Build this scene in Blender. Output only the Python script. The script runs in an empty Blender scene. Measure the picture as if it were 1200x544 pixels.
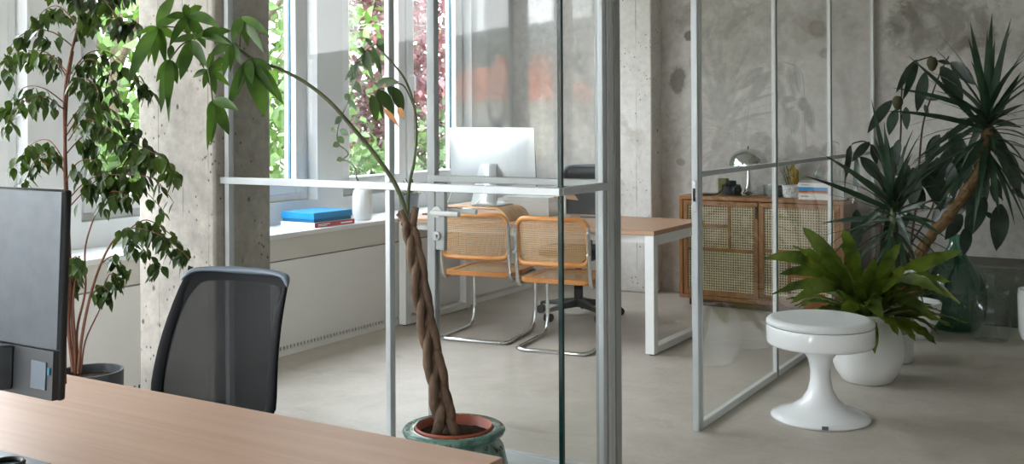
import bpy, bmesh, math, random
from mathutils import Vector as V, Matrix
R = random.Random(7)
SC = bpy.context.scene
COL = SC.collection
PI = math.pi
# ------------------------------------------------------------------ camera measurements (1200x544 frame)
FPX, CX, HY, CAMH = 1234.0, 600.0, 141.0, 1.40
YAW, ROLL = math.radians(31.29), math.radians(0.3)
RT = V((math.cos(YAW), math.sin(YAW), 0)); FW = V((-math.sin(YAW), math.cos(YAW), 0)); UP = V((0, 0, 1))
CR = RT * math.cos(ROLL) - UP * math.sin(ROLL)
CU = UP * math.cos(ROLL) + RT * math.sin(ROLL)
EYE = V((0, 0, CAMH))
def ray(px, py): return FW + CR * ((px - CX) / FPX) + CU * (-(py - HY) / FPX)
def on_z(px, py, z): d = ray(px, py); return EYE + d * ((z - CAMH) / d.z)
def on_x(px, py, x): d = ray(px, py); return EYE + d * (x / d.x)
def on_y(px, py, y): d = ray(px, py); return EYE + d * (y / d.y)
def dep(px, py, t): return EYE + ray(px, py) * t

# ------------------------------------------------------------------ materials
def lin(h):
    h = h.lstrip('#'); o = []
    for i in (0, 2, 4):
        c = int(h[i:i+2], 16) / 255
        o.append(c / 12.92 if c <= .04045 else ((c + .055) / 1.055) ** 2.4)
    return (*o, 1)
class NT:
    def __init__(s, name):
        s.m = bpy.data.materials.new(name); s.m.use_nodes = True
        s.t = s.m.node_tree; s.t.nodes.clear()
        s.out = s.n('ShaderNodeOutputMaterial')
    def n(s, typ, **kw):
        nd = s.t.nodes.new(typ)
        for k, v in kw.items(): setattr(nd, k, v)
        return nd
    def l(s, a, b): s.t.links.new(a, b)
    def inp(s, sock, v):
        if hasattr(v, 'is_linked') or isinstance(v, bpy.types.NodeSocket): s.l(v, sock)
        else: sock.default_value = v
    def math(s, op, a, b=None, c=None):
        nd = s.n('ShaderNodeMath', operation=op)
        s.inp(nd.inputs[0], a)
        if b is not None: s.inp(nd.inputs[1], b)
        if c is not None: s.inp(nd.inputs[2], c)
        return nd.outputs[0]
    def coord(s, kind='Object'): return s.n('ShaderNodeTexCoord').outputs[kind]
    def mapping(s, vec, scale=(1, 1, 1), loc=(0, 0, 0), rot=(0, 0, 0)):
        nd = s.n('ShaderNodeMapping'); s.l(vec, nd.inputs[0])
        nd.inputs['Scale'].default_value = scale; nd.inputs['Location'].default_value = loc; nd.inputs['Rotation'].default_value = rot
        return nd.outputs[0]
    def noise(s, vec, scale, detail=4, rough=.55, dist=0):
        nd = s.n('ShaderNodeTexNoise'); s.l(vec, nd.inputs['Vector'])
        nd.inputs['Scale'].default_value = scale; nd.inputs['Detail'].default_value = detail
        nd.inputs['Roughness'].default_value = rough; nd.inputs['Distortion'].default_value = dist
        return nd.outputs['Fac']
    def voro(s, vec, scale, feature='F1'):
        nd = s.n('ShaderNodeTexVoronoi', feature=feature); s.l(vec, nd.inputs['Vector']); nd.inputs['Scale'].default_value = scale
        return nd.outputs['Distance']
    def ramp(s, fac, stops):
        nd = s.n('ShaderNodeValToRGB'); s.l(fac, nd.inputs[0]); e = nd.color_ramp.elements
        while len(e) < len(stops): e.new(.5)
        for i, (p, c) in enumerate(stops): e[i].position = p; e[i].color = c if len(c) == 4 else (*c, 1)
        return nd.outputs[0]
    def val(s, fac, a, b): # smooth 0..1 between a and b
        nd = s.n('ShaderNodeMapRange', interpolation_type='SMOOTHSTEP'); s.l(fac, nd.inputs[0])
        nd.inputs[1].default_value = a; nd.inputs[2].default_value = b
        return nd.outputs[0]
    def mix(s, fac, a, b, mode='MIX'):
        nd = s.n('ShaderNodeMix', data_type='RGBA', blend_type=mode)
        s.inp(nd.inputs[0], fac); s.inp(nd.inputs[6], a); s.inp(nd.inputs[7], b)
        return nd.outputs[2]
    def bump(s, h, strength=.3, dist=.01):
        nd = s.n('ShaderNodeBump'); s.l(h, nd.inputs['Height']); nd.inputs['Strength'].default_value = strength; nd.inputs['Distance'].default_value = dist
        return nd.outputs[0]
    def pbr(s, col, rough=.5, metal=0, normal=None, spec=.5, coat=0):
        p = s.n('ShaderNodeBsdfPrincipled')
        s.inp(p.inputs['Base Color'], col); s.inp(p.inputs['Roughness'], rough); s.inp(p.inputs['Metallic'], metal)
        p.inputs['Specular IOR Level'].default_value = spec; p.inputs['Coat Weight'].default_value = coat
        if normal is not None: s.l(normal, p.inputs['Normal'])
        return p.outputs[0]
    def done(s, sh): s.l(sh, s.out.inputs[0]); return s.m
    def sepxyz(s, vec):
        nd = s.n('ShaderNodeSeparateXYZ'); s.l(vec, nd.inputs[0]); return nd.outputs
    def mixsh(s, fac, a, b):
        nd = s.n('ShaderNodeMixShader'); s.inp(nd.inputs[0], fac); s.l(a, nd.inputs[1]); s.l(b, nd.inputs[2]); return nd.outputs[0]

def plain(name, hexc, rough=.5, metal=0, var=.06, vscale=12, spec=.5, bump=0, coat=0):
    t = NT(name); c = lin(hexc); v = t.coord()
    nz = t.noise(v, vscale, 3)
    dark = tuple(x * (1 - var) for x in c[:3]) + (1,); lite = tuple(min(1, x * (1 + var)) for x in c[:3]) + (1,)
    col = t.ramp(nz, [(.3, dark), (.7, lite)])
    nrm = t.bump(t.noise(v, vscale * 8, 3), bump, .002) if bump else None
    return t.done(t.pbr(col, rough, metal, nrm, spec, coat))

def concrete(name, lo, hi, stain, scale=1.4, boards=None, pits=.0, spots=(), rough=.85, axis=0, dusty=.0):
    t = NT(name); v = t.coord()
    big = t.noise(v, scale, 7, .62, .4); fine = t.noise(v, scale * 14, 6, .7)
    col = t.ramp(big, [(.32, lin(lo)), (.52, t_mid(lo, hi)), (.68, lin(hi))])
    col = t.mix(.35, col, t.ramp(fine, [(.3, (.25, .24, .22)), (.7, (.75, .74, .72))]), 'OVERLAY')
    pat = t.noise(t.mapping(v, (1, 1, .8), (3.1, 1.7, 5.2)), scale * .8, 8, .68, .9)
    col = t.mix(t.math('MULTIPLY', t.val(pat, .56, .66), .55), col, lin(stain))
    pat2 = t.noise(t.mapping(v, (1, 1, 1.3), (8.1, 4.7, 1.2)), scale * 1.1, 9, .7, 1.4)
    col = t.mix(t.math('MULTIPLY', t.val(pat2, .58, .64), .35), col, lin('c9c5ba'))
    x, y, z = t.sepxyz(v)
    h = fine
    if boards:
        a = (x, y)[axis]
        fr = t.math('FRACT', t.math('DIVIDE', a, boards))
        d = t.math('ABSOLUTE', t.math('SUBTRACT', fr, .5))
        ln = t.math('MULTIPLY', t.val(d, .478, .495), t.val(t.noise(t.mapping(v, (9, 9, 1)), 3, 3), .35, .6))
        col = t.mix(t.math('MULTIPLY', ln, .85), col, lin('6a665e'))
        bid = t.n('ShaderNodeTexWhiteNoise', noise_dimensions='1D'); t.l(t.math('FLOOR', t.math('DIVIDE', a, boards)), bid.inputs['W'])
        col = t.mix(.22, col, t.ramp(bid.outputs[0], [(0, (.3, .3, .3)), (1, (.7, .7, .7))]), 'OVERLAY')
        h = t.math('SUBTRACT', h, ln)
    if pits:
        vz = t.voro(t.mapping(v, (1, 1, .8)), 34); msk = t.val(t.noise(v, 5, 3), .45, .6)
        p = t.math('MULTIPLY', t.math('SUBTRACT', 1, t.val(vz, .10, .22)), msk)
        vz2 = t.voro(t.mapping(v, (1, 1, .7), (2, 3, 4)), 11); 
        p2 = t.math('MULTIPLY', t.math('SUBTRACT', 1, t.val(t.math('ADD', vz2, t.math('MULTIPLY', fine, .08)), .1, .17)), t.val(t.noise(v, 2.2, 3), .5, .56))
        pp = t.math('MAXIMUM', p, p2)
        col = t.mix(t.math('MULTIPLY', pp, pits), col, lin('4b453c')); h = t.math('SUBTRACT', h, t.math('MULTIPLY', pp, 2))
    wob = t.math('MULTIPLY', t.math('SUBTRACT', t.noise(v, 7, 7, .7), .5), 1.7); brk = t.math('ADD', .35, t.math('MULTIPLY', t.val(t.noise(v, 4, 7, .68, 1), .4, .6), .65))
    for (sx, sz, rx, rz, hx, k) in spots:
        dx = t.math('DIVIDE', t.math('SUBTRACT', (x, y)[axis], sx), rx); dz = t.math('DIVIDE', t.math('SUBTRACT', z, sz), rz)
        rr = t.math('ADD', t.math('SQRT', t.math('ADD', t.math('MULTIPLY', dx, dx), t.math('MULTIPLY', dz, dz))), wob)
        col = t.mix(t.math('MULTIPLY', t.math('MULTIPLY', t.math('SUBTRACT', 1, t.val(rr, .7, 1.05)), k), brk if rx > .09 else 1.0), col, lin(hx))
    return t.done(t.pbr(col, rough, 0, t.bump(h, .35, .006), .3))
def t_mid(a, b):
    a, b = lin(a), lin(b); return tuple((x + y) / 2 for x, y in zip(a, b))

def wood(name, lo, hi, axis=0, rough=.45, grain=26, stretch=.05, coat=0, contrast=1.0):
    t = NT(name); v = t.coord(); s = [1, 1, 1]; s[axis] = stretch
    mv = t.mapping(v, tuple(s))
    n1 = t.noise(mv, grain, 5, .6, .6); n2 = t.noise(mv, grain * 5, 3, .6)
    f = t.math('ADD', t.math('MULTIPLY', n1, .7), t.math('MULTIPLY', n2, .3))
    col = t.ramp(f, [(.5 - .16 / contrast, lin(lo)), (.5 + .16 / contrast, lin(hi))])
    return t.done(t.pbr(col, rough, 0, t.bump(f, .08, .002), .4, coat))

def glassy(name, tint=(.987, .993, .992, 1), refl=(1, 1, 1, 1), f0=.04, rough=0.0):
    t = NT(name)
    lw = t.n('ShaderNodeLayerWeight'); lw.inputs[0].default_value = .5
    fz = t.math('ADD', t.math('MULTIPLY', t.math('POWER', lw.outputs['Facing'], 5), .96 - f0), f0)
    tr = t.n('ShaderNodeBsdfTransparent'); tr.inputs[0].default_value = tint
    gl = t.n('ShaderNodeBsdfGlossy'); gl.inputs[0].default_value = refl; gl.inputs['Roughness'].default_value = rough
    return t.done(t.mixsh(fz, tr.outputs[0], gl.outputs[0]))

def leafmat(name, lo, hi, vein=None, rough=.38, trans=.22, yellow=None):
    t = NT(name); v = t.coord()
    col = t.ramp(t.noise(v, 7, 3), [(.32, lin(lo)), (.68, lin(hi))])
    if yellow: col = t.mix(t.val(t.noise(v, 11, 2), .70, .78), col, lin(yellow))
    b = t.n('ShaderNodeTexCoord')
    p = t.pbr(col, rough, 0, None, .5)
    tl = t.n('ShaderNodeBsdfTranslucent'); t.l(t.mix(1, col, (1.6, 1.7, .7, 1), 'MULTIPLY'), tl.inputs[0])
    return t.done(t.mixsh(trans, p, tl.outputs[0]))

def cane(name, axes, period, hole, lo, hi, diag=False):
    """open woven cane: strands with real see-through gaps between them"""
    t = NT(name); v = t.coord(); o = t.sepxyz(v)
    a, b = o[axes[0]], o[axes[1]]
    def gap(c):
        f = t.math('ABSOLUTE', t.math('SUBTRACT', t.math('FRACT', t.math('DIVIDE', c, period)), .5))
        return t.math('LESS_THAN', f, hole / 2)
    g = t.math('MULTIPLY', gap(a), gap(b))
    col = t.ramp(t.noise(t.mapping(v, (1, 1, 1)), 60, 3), [(.3, lin(lo)), (.7, lin(hi))])
    wv = t.math('ADD', t.math('SINE', t.math('MULTIPLY', a, 2 * PI / period)), t.math('SINE', t.math('MULTIPLY', b, 2 * PI / period)))
    p = t.pbr(col, .55, 0, t.bump(wv, .4, .001), .3)
    tr = t.n('ShaderNodeBsdfTransparent')
    return t.done(t.mixsh(g, p, tr.outputs[0]))

def meshcloth(name, hexc, open_):
    t = NT(name); p = t.pbr(lin(hexc), .8, 0, None, .2); tr = t.n('ShaderNodeBsdfTransparent')
    v = t.sepxyz(t.coord()); per = .0016
    def gap(c): return t.math('LESS_THAN', t.math('FRACT', t.math('DIVIDE', c, per)), math.sqrt(open_))
    g = t.math('MULTIPLY', gap(t.math('ADD', v[0], v[2])), gap(t.math('SUBTRACT', v[0], v[2])))
    return t.done(t.mixsh(g, p, tr.outputs[0]))

# ------------------------------------------------------------------ mesh builder
class MB:
    def __init__(s): s.v = []; s.f = []
    def add(s, vs, fs):
        o = len(s.v); s.v += [V(p) for p in vs]; s.f += [tuple(i + o for i in f) for f in fs]; return s
    def box(s, lo, hi, M=None):
        x0, y0, z0 = lo; x1, y1, z1 = hi
        vs = [V(p) for p in ((x0,y0,z0),(x1,y0,z0),(x1,y1,z0),(x0,y1,z0),(x0,y0,z1),(x1,y0,z1),(x1,y1,z1),(x0,y1,z1))]
        if M: vs = [M @ p for p in vs]
        return s.add(vs, [(0,3,2,1),(4,5,6,7),(0,1,5,4),(1,2,6,5),(2,3,7,6),(3,0,4,7)])
    def prism(s, poly, z0, z1, M=None):
        n = len(poly); vs = [V((p[0], p[1], z0)) for p in poly] + [V((p[0], p[1], z1)) for p in poly]
        if M: vs = [M @ p for p in vs]
        return s.add(vs, [tuple(range(n))[::-1], tuple(range(n, 2*n))] + [(i, (i+1) % n, (i+1) % n + n, i + n) for i in range(n)])
    def lathe(s, prof, c=(0, 0, 0), n=40, sq=1):
        c = V(c); vs = []; fs = []; m = len(prof)
        for (r, z) in prof:
            for k in range(n):
                a = 2*PI*k/n; vs.append(c + V((r*math.cos(a), r*math.sin(a)*sq, z)))
        for i in range(m-1):
            for k in range(n):
                k2 = (k+1) % n; fs.append((i*n+k, i*n+k2, (i+1)*n+k2, (i+1)*n+k))
        return s.add(vs, fs)
    def disc(s, r, z, c=(0,0,0), n=40, flip=False):
        c = V(c); vs = [c + V((r*math.cos(2*PI*k/n), r*math.sin(2*PI*k/n), z)) for k in range(n)]
        f = tuple(range(n)); return s.add(vs, [f[::-1] if flip else f])
    def tube(s, pts, rad, n=8, closed=False, cap=True):
        pts = [V(p) for p in pts]; m = len(pts)
        if not hasattr(rad, '__len__'): rad = [rad]*m
        T = []
        for i in range(m):
            a = pts[(i-1) % m] if (i or closed) else pts[0]; b = pts[(i+1) % m] if (i < m-1 or closed) else pts[-1]
            d = (b-a); T.append(d.normalized() if d.length > 1e-9 else V((0,0,1)))
        u = T[0].orthogonal().normalized(); vs = []; fs = []
        for i in range(m):
            u = (u - T[i]*u.dot(T[i])); u = u.normalized() if u.length > 1e-6 else T[i].orthogonal().normalized()
            w = T[i].cross(u)
            for k in range(n):
                a = 2*PI*k/n; vs.append(pts[i] + (u*math.cos(a) + w*math.sin(a))*rad[i])
        for i in range(m if closed else m-1):
            j = (i+1) % m
            for k in range(n):
                k2 = (k+1) % n; fs.append((i*n+k, i*n+k2, j*n+k2, j*n+k))
        if cap and not closed: fs += [tuple(range(n))[::-1], tuple(range((m-1)*n, m*n))]
        return s.add(vs, fs)
    def strip(s, line, widths, sides, fold=.18, wave=0, wn=3):
        """leaf blade along a centre line; sides = sideways unit vectors; folded along the midrib"""
        vs = []; fs = []; m = len(line)
        for i, (p, w, sd) in enumerate(zip(line, widths, sides)):
            t = (line[min(i+1, m-1)] - line[max(i-1, 0)]).normalized(); nn = sd.cross(t).normalized()
            wv = wave*math.sin(i*wn) if wave else 0
            vs += [p - sd*w + nn*(w*fold + wv), p, p + sd*w + nn*(w*fold - wv)]
        for i in range(m-1):
            a, b = i*3, i*3+3
            fs += [(a, a+1, b+1, b), (a+1, a+2, b+2, b+1)]
        return s.add(vs, fs)
    def leaf(s, base, d, length, width, droop=.6, n=6, shape='oval', fold=.18, wave=0, twist=0, up=None):
        d = V(d).normalized(); p = V(base); line = [p.copy()]; st = length/n; dirs = [d.copy()]
        for i in range(n):
            d = (d + V((0, 0, -droop/n))).normalized(); p = p + d*st; line.append(p.copy()); dirs.append(d.copy())
        ref = up or V((0, 0, 1)); W = []; S = []
        h = V((dirs[0].x, dirs[0].y, 0)); h = h.normalized() if h.length > .05 else V((math.cos(twist*9), math.sin(twist*9), 0))
        sd0 = h.cross(V((0, 0, 1))).normalized()
        for i in range(n+1):
            t = i/n
            if shape == 'oval': w = math.sin(PI*min(1, t*.97+.03)**.85)**.8
            elif shape == 'lance': w = (min(1, .35 + t*2.6))*(1-t**1.7)**.9 if t < 1 else 0
            elif shape == 'frond': w = min(1, .22 + t*1.9)*(1-max(0, (t-.5)/.5)**3)
            else: w = math.sin(PI*t**.7)
            W.append(max(.0006, w*width/2))
            q = Matrix.Rotation(twist*(.3+.7*t), 3, dirs[i]); sd = sd0 - dirs[i]*sd0.dot(dirs[i])
            S.append((q @ sd.normalized()).normalized())
        return s.strip(line, W, S, fold, wave)
    def leaf_to(s, a, b, width, bow=.1, n=6, roll=0., shape='oval', fold=.15, face=None, wave=0):
        a, b = V(a), V(b); d = b-a; L = d.length; dn = d.normalized()
        toc = (face or (EYE - a)).normalized(); sd = dn.cross(toc)
        sd = sd.normalized() if sd.length > 1e-4 else dn.orthogonal().normalized()
        sd = Matrix.Rotation(roll, 3, dn) @ sd
        nn = sd.cross(dn).normalized(); line = []; W = []
        for i in range(n+1):
            t = i/n; line.append(a + d*t + (V((0, 0, 1))*.7 + nn*.3)*(bow*L*4*t*(1-t)))
            w = math.sin(PI*min(1, .02+t*.98)**.9)**.8 if shape == 'oval' else (min(1, .3+t*2.2))*(1-t**2) if shape == 'lance' else min(1, .25+t*1.8)*(1-max(0, (t-.5)/.5)**3)
            W.append(max(.0006, w*width/2))
        return s.strip(line, W, [sd]*(n+1), fold, wave)
    def move(s, d): s.v = [p + V(d) for p in s.v]; return s
    def build(s, name, m, parent=None, bev=0, seg=2, sharp=35, world=True, smooth=True, sub=0, solid=0, kind=None):
        off = V((0, 0, 0))
        if parent is not None and world:
            q = parent
            while q is not None: off += V(q.location); q = q.parent
        me = bpy.data.meshes.new(name); me.from_pydata([p - off for p in s.v], [], s.f); me.update()
        me.materials.append(m)
        bm = bmesh.new(); bm.from_mesh(me); bmesh.ops.recalc_face_normals(bm, faces=bm.faces); bm.to_mesh(me); bm.free()
        if smooth:
            me.polygons.foreach_set('use_smooth', [True]*len(me.polygons)); me.set_sharp_from_angle(angle=math.radians(sharp))
        o = bpy.data.objects.new(name, me); COL.objects.link(o)
        if parent is not None: o.parent = parent
        if solid:
            sm = o.modifiers.new('Solid', 'SOLIDIFY'); sm.thickness = solid; sm.offset = 0
        if bev:
            b = o.modifiers.new('Bevel', 'BEVEL'); b.width = bev; b.segments = seg; b.limit_method = 'ANGLE'; b.angle_limit = math.radians(40)
            b.harden_normals = False
        if sub:
            u = o.modifiers.new('Sub', 'SUBSURF'); u.levels = sub; u.render_levels = sub
        if kind: o['kind'] = kind
        return o
def rail(a, b, w, h, z=0): pass
def BX(*a): return MB().box(*a)
def thing(name, label, cat, loc=(0, 0, 0), group=None):
    o = bpy.data.objects.new(name, None); COL.objects.link(o); o.location = loc; o.empty_display_size = .1
    o['label'] = label; o['category'] = cat
    if group: o['group'] = group
    return o
def tag(o, label, cat, group=None):
    o['label'] = label; o['category'] = cat
    if group: o['group'] = group
    return o
def recenter(o):
    """put a single-mesh thing's origin at its base centre"""
    me = o.data; xs = [v.co for v in me.vertices]
    c = V((sum(v.x for v in xs)/len(xs), sum(v.y for v in xs)/len(xs), min(v.z for v in xs)))
    for v in me.vertices: v.co -= c
    o.location = c; return o
def solo(mb, name, m, label, cat, group=None, **kw): return tag(recenter(mb.build(name, m, **kw)), label, cat, group)
def struct(mb, name, m, **kw): return mb.build(name, m, kind='structure', **kw)
def dup(root, loc, rotz, label):
    r = root.copy(); COL.objects.link(r); r.location = loc; r.rotation_euler = (0, 0, rotz); r['label'] = label
    for ch in list(root.children):
        c = ch.copy(); COL.objects.link(c); c.parent = r
        for g in list(ch.children):
            e = g.copy(); COL.objects.link(e); e.parent = c
    return r
def arc(c, r, a0, a1, n, u, w): 
    c, u, w = V(c), V(u), V(w)
    return [c + u*(r*math.cos(a0+(a1-a0)*i/n)) + w*(r*math.sin(a0+(a1-a0)*i/n)) for i in range(n+1)]
def fillet(pts, r, n=5):
    """round the corners of a polyline"""
    pts = [V(p) for p in pts]; out = [pts[0]]
    for i in range(1, len(pts)-1):
        a, b, c = pts[i-1], pts[i], pts[i+1]; d1 = (a-b); d2 = (c-b); k = min(r, d1.length*.49, d2.length*.49)
        p, q = b + d1.normalized()*k, b + d2.normalized()*k
        for j in range(n+1):
            t = j/n; out.append(p*(1-t)**2 + b*(2*t*(1-t)) + q*t*t)
    return out + [pts[-1]]
def spline(pts, n=6):
    pts = [V(p) for p in pts]; out = []
    for i in range(len(pts)-1):
        p0 = pts[max(i-1, 0)]; p1 = pts[i]; p2 = pts[i+1]; p3 = pts[min(i+2, len(pts)-1)]
        for j in range(n):
            t = j/n; out.append(.5*((2*p1) + (p2-p0)*t + (2*p0-5*p1+4*p2-p3)*t*t + (3*p1-p0-3*p2+p3)*t**3))
    return out + [pts[-1]]
def lerp(a, b, t): return a + (b-a)*t
def taper(a, b, m): return [lerp(a, b, i/(m-1)) for i in range(m)]

# ------------------------------------------------------------------ palette
M = {}
M['floor'] = None
M['white_metal'] = plain('white_powder_coat', 'e2e4e3', .4, 0, .02)
M['alu'] = plain('silver_anodised_aluminium', 'c9ced1', .38, .2, .03)
M['alu2'] = plain('grey_aluminium', 'a3a6a6', .42, .3, .03)
M['seal'] = plain('dark_green_glass_edge', '16322e', .15, 0, .1)
M['gasket'] = plain('teal_gasket', '1f5a70', .5, 0, .05)
M['upvc'] = plain('white_window_plastic', 'e9ebec', .35, 0, .02)
M['paint'] = plain('white_wall_paint', 'dfe1e2', .75, 0, .03, 3)
M['ceil'] = plain('ceiling_plaster', 'd6d5d0', .9, 0, .05, 2)
M['panel'] = plain('white_radiator_panel', 'f0f0ef', .5, 0, .02, 4)
M['panel2'] = plain('pale_grey_radiator_band', 'dad8d2', .45, 0, .02, 4)
M['slot'] = plain('black_slot', '0c0c0c', .8)
M['glass'] = glassy('clear_glass', f0=.013)
M['glass2'] = glassy('clear_side_glass', f0=.022)
M['wglass'] = glassy('window_glass', (.87, .88, .88, 1))
M['fglass'] = glassy('fill_window_glass', (.98, .985, .985, 1))
M['black'] = plain('black_plastic', '17191b', .42, 0, .1)
M['dark'] = plain('charcoal_plastic', '2a2d31', .5, 0, .08)
M['chairblack'] = plain('matt_black_chair_frame', '0c0e11', .7, 0, .1, 12, .15)
M['slate'] = plain('blue_grey_plastic', '56616c', .4, 0, .05)
M['chrome'] = plain('polished_chrome', 'd9dbdc', .09, 1, .02)
M['rim'] = plain('blue_grey_rim_plastic', '525e69', .5, 0, .05)
M['steel'] = plain('brushed_steel', 'b4b6b6', .3, 1, .05)
M['beech'] = wood('honey_beech', 'b8702f', 'd99a52', 0, .4, 20, .12, .1)
M['oak'] = wood('warm_oak', '8a5a33', 'b07f52', 2, .5, 18, .08)
M['oakx'] = wood('warm_oak_rail', '8a5a33', 'b07f52', 0, .5, 18, .08)
M['deskwood'] = wood('pale_pink_desk_laminate', 'aa8671', 'c0a08b', 0, .42, 30, .03, 0, .55)
M['tablewood'] = wood('beech_table_laminate', 'a58065', 'bd9a80', 0, .42, 26, .04, 0, .55)
M['ply'] = wood('bent_plywood', 'b88a5c', 'd2a877', 0, .45, 18, .1)
M['darkwood'] = wood('dark_brown_wood', '4a2f22', '6a4633', 0, .5, 18, .1)
M['cane_chair_back'] = cane('chair_cane_back', (0, 2), .0135, .50, 'a5825c', 'c8a47c')
M['cane_chair_seat'] = cane('chair_cane_seat', (0, 1), .0135, .42, 'b0906a', 'cdae86')
M['cane_side'] = cane('cabinet_cane', (0, 2), .0185, .60, 'cbbb98', 'e4d8b8')
M['mesh'] = meshcloth('black_chair_mesh', '131518', .10)
M['fabric'] = plain('black_seat_fabric', '1c1e21', .9, 0, .1, 60, .2, .2)
M['soil'] = plain('dark_potting_soil', '33261c', .95, 0, .45, 60, .1, .8)
M['bark'] = wood('grey_brown_bark', '4b3a2e', '7b6553', 2, .85, 22, .25)
M['bark2'] = plain('brown_twig_bark', '4c3a2e', .8, 0, .2, 30)
M['figbark'] = plain('reddish_fig_bark', '6a4331', .8, 0, .2, 30)
M['bark3'] = plain('flaky_yucca_bark', '6b543a', .9, 0, .5, 28, .2, .9)
M['stem'] = plain('olive_green_stem', '4a5030', .6, 0, .2, 20)
M['ficus'] = leafmat('ficus_leaf', '22351a', '42581f', None, .33, .22, 'a0742e')
M['pachira'] = leafmat('money_tree_leaf', '274018', '527430', None, .32, .27)
M['pachdark'] = leafmat('young_money_tree_leaf', '24351a', '46602a', None, .32, .3, '9a6a38')
M['fern'] = leafmat('birds_nest_fern_leaf', '25360f', '6b7d2f', None, .30, .26, '8a6c2a')
M['yucca'] = leafmat('yucca_leaf', '1b2f22', '38513a', None, .33, .12)
M['rubber'] = leafmat('umbrella_tree_leaf', '233229', '44544a', None, .28, .12)
M['bud'] = plain('brown_leaf_bud', '4a4a2a', .6, 0, .2, 30)
M['white_gloss'] = plain('white_gloss_plastic', 'eceef0', .14, 0, .01, 3, .5, 0, .3)
M['vinyl'] = plain('white_vinyl', 'dfe2e4', .45, 0, .02, 6)
M['ceramic'] = plain('white_matte_ceramic', 'e6e7e6', .42, 0, .03, 8)
M['concretepot'] = plain('grey_cement_glaze', '8e8e8a', .8, 0, .12, 20, .3, .3)
M['greypot'] = plain('charcoal_plant_pot', '3b4044', .55, 0, .08)
M['greypot2'] = plain('slate_blue_pot', '6d747c', .5, 0, .08)
M['terracotta'] = plain('red_brown_plastic_pot', '9a4a34', .5, 0, .1)
M['silver'] = plain('silver_aluminium', 'c2c6c9', .32, .5, .01, 2)
M['paper'] = plain('white_paper', 'eeeeec', .7, 0, .02)
M['blue'] = plain('bright_blue_card', '0c93d4', .4, 0, .04)
M['red'] = plain('red_book_cover', 'b9343a', .45, 0, .06)
M['yellow'] = plain('yellow_cover', 'd6a72c', .5, 0, .05)
M['greybook'] = plain('grey_book_cover', 'a7a39c', .6, 0, .05)
M['kraft'] = plain('olive_box_card', '6b6a2a', .6, 0, .15)
SKY, SUN, EXPO = 3.0, .6, 2.88
# ================================================================== SETTING
XW, YB, ZC = -4.84, 8.0, 3.3
YFR = -3.2
FILL_WINS = [(-4.6, -2.9), (-2.6, -1.5)]  # unseen windows behind the camera, added and sized for frontal fill daylight
#          # inner faces of the window wall, back wall, ceiling
def spot(px, py, rx, rz, hx, k):
    p = on_y(px, py, YB); return (p.x, p.z, rx, rz, hx, k)
t = NT('polished_concrete_floor'); v = t.coord()
n1 = t.noise(v, .9, 7, .62, .5); n2 = t.noise(v, 5, 6, .65, .6); n3 = t.noise(v, 40, 4, .6)
c = t.ramp(t.math('ADD', t.math('MULTIPLY', n1, .55), t.math('MULTIPLY', n2, .45)), [(.36, lin('a9a197')), (.5, lin('bab2a8')), (.64, lin('c6bfb7'))])
c = t.mix(.2, c, t.ramp(n3, [(.3, (.35, .35, .35)), (.7, (.65, .65, .65))]), 'OVERLAY')
c = t.mix(t.math('MULTIPLY', t.val(t.noise(t.mapping(v, (1, 2.2, 1), (4, 2, 0)), 1.3, 8, .7, 1.2), .57, .66), .3), c, lin('8a8176'))
rg = t.math('ADD', t.math('MULTIPLY', n2, .25), .3)
M['floor'] = t.done(t.pbr(c, rg, 0, t.bump(n3, .06, .002), .35))
M['wall_c'] = concrete('stained_concrete_wall', 'aeaaa5', 'cac7c3', '928a81', 1.1, pits=.0, axis=0, spots=[
    spot(808, 42, .045, .045, '5d564d', .8), spot(795, 96, .075, .13, '6d685f', .75), spot(798, 190, .04, .035, '6a645b', .7),
    spot(797, 186, .09, .09, 'b9b5ac', .35),
    spot(957, 34, .08, .075, '5f5a52', .6), spot(967, 62, .05, .05, '6a655c', .5), spot(948, 33, .16, .12, '8a7d6f', .5), spot(985, 60, .14, .18, 'b8b4ab', .45),
    spot(835, 20, .33, .2, '746d61', .55), spot(850, 62, .3, .25, '7b7265', .4), spot(900, 15, .2, .14, '77705f', .4),
    spot(840, 135, .25, .1, 'b9b4a9', .4), spot(1115, 33, .13, .1, 'b7b1a6', .6), spot(1100, 30, .42, .26, '625b53', .6), spot(1185, 50, .4, .1, '6e655c', .5),
    spot(1060, 22, .14, .12, '655e55', .4)])
M['col_c'] = concrete('board_marked_concrete', 'a8a39b', 'c2bdb6', '928b81', 1.5, boards=.155, pits=.9, axis=0)
M['col_pale'] = concrete('pale_board_concrete', 'cbc8c4', 'e2e0dd', 'b2aba2', 1.5, boards=.155, pits=.95, axis=0)  # paler version of the board-marked concrete, for the rear column
M['dado'] = concrete('dark_rough_concrete', '5d5a55', '757169', '4b4843', 2.2, pits=.4)
struct(BX((-5.1, YFR-.26, -.1), (4.8, 8.25, 0)), 'floor', M['floor'])
struct(BX((-5.1, YFR-.26, ZC), (4.8, 8.25, ZC + .15)), 'ceiling', M['ceil'])
struct(BX((-5.1, YB, 0), (4.7, YB + .25, ZC)), 'wall_back', M['wall_c'])
struct(BX((4.6, YFR, 0), (4.8, 8.0, ZC)), 'wall_right', M['paint'])
ZB, ZT = .87, 2.95
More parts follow.
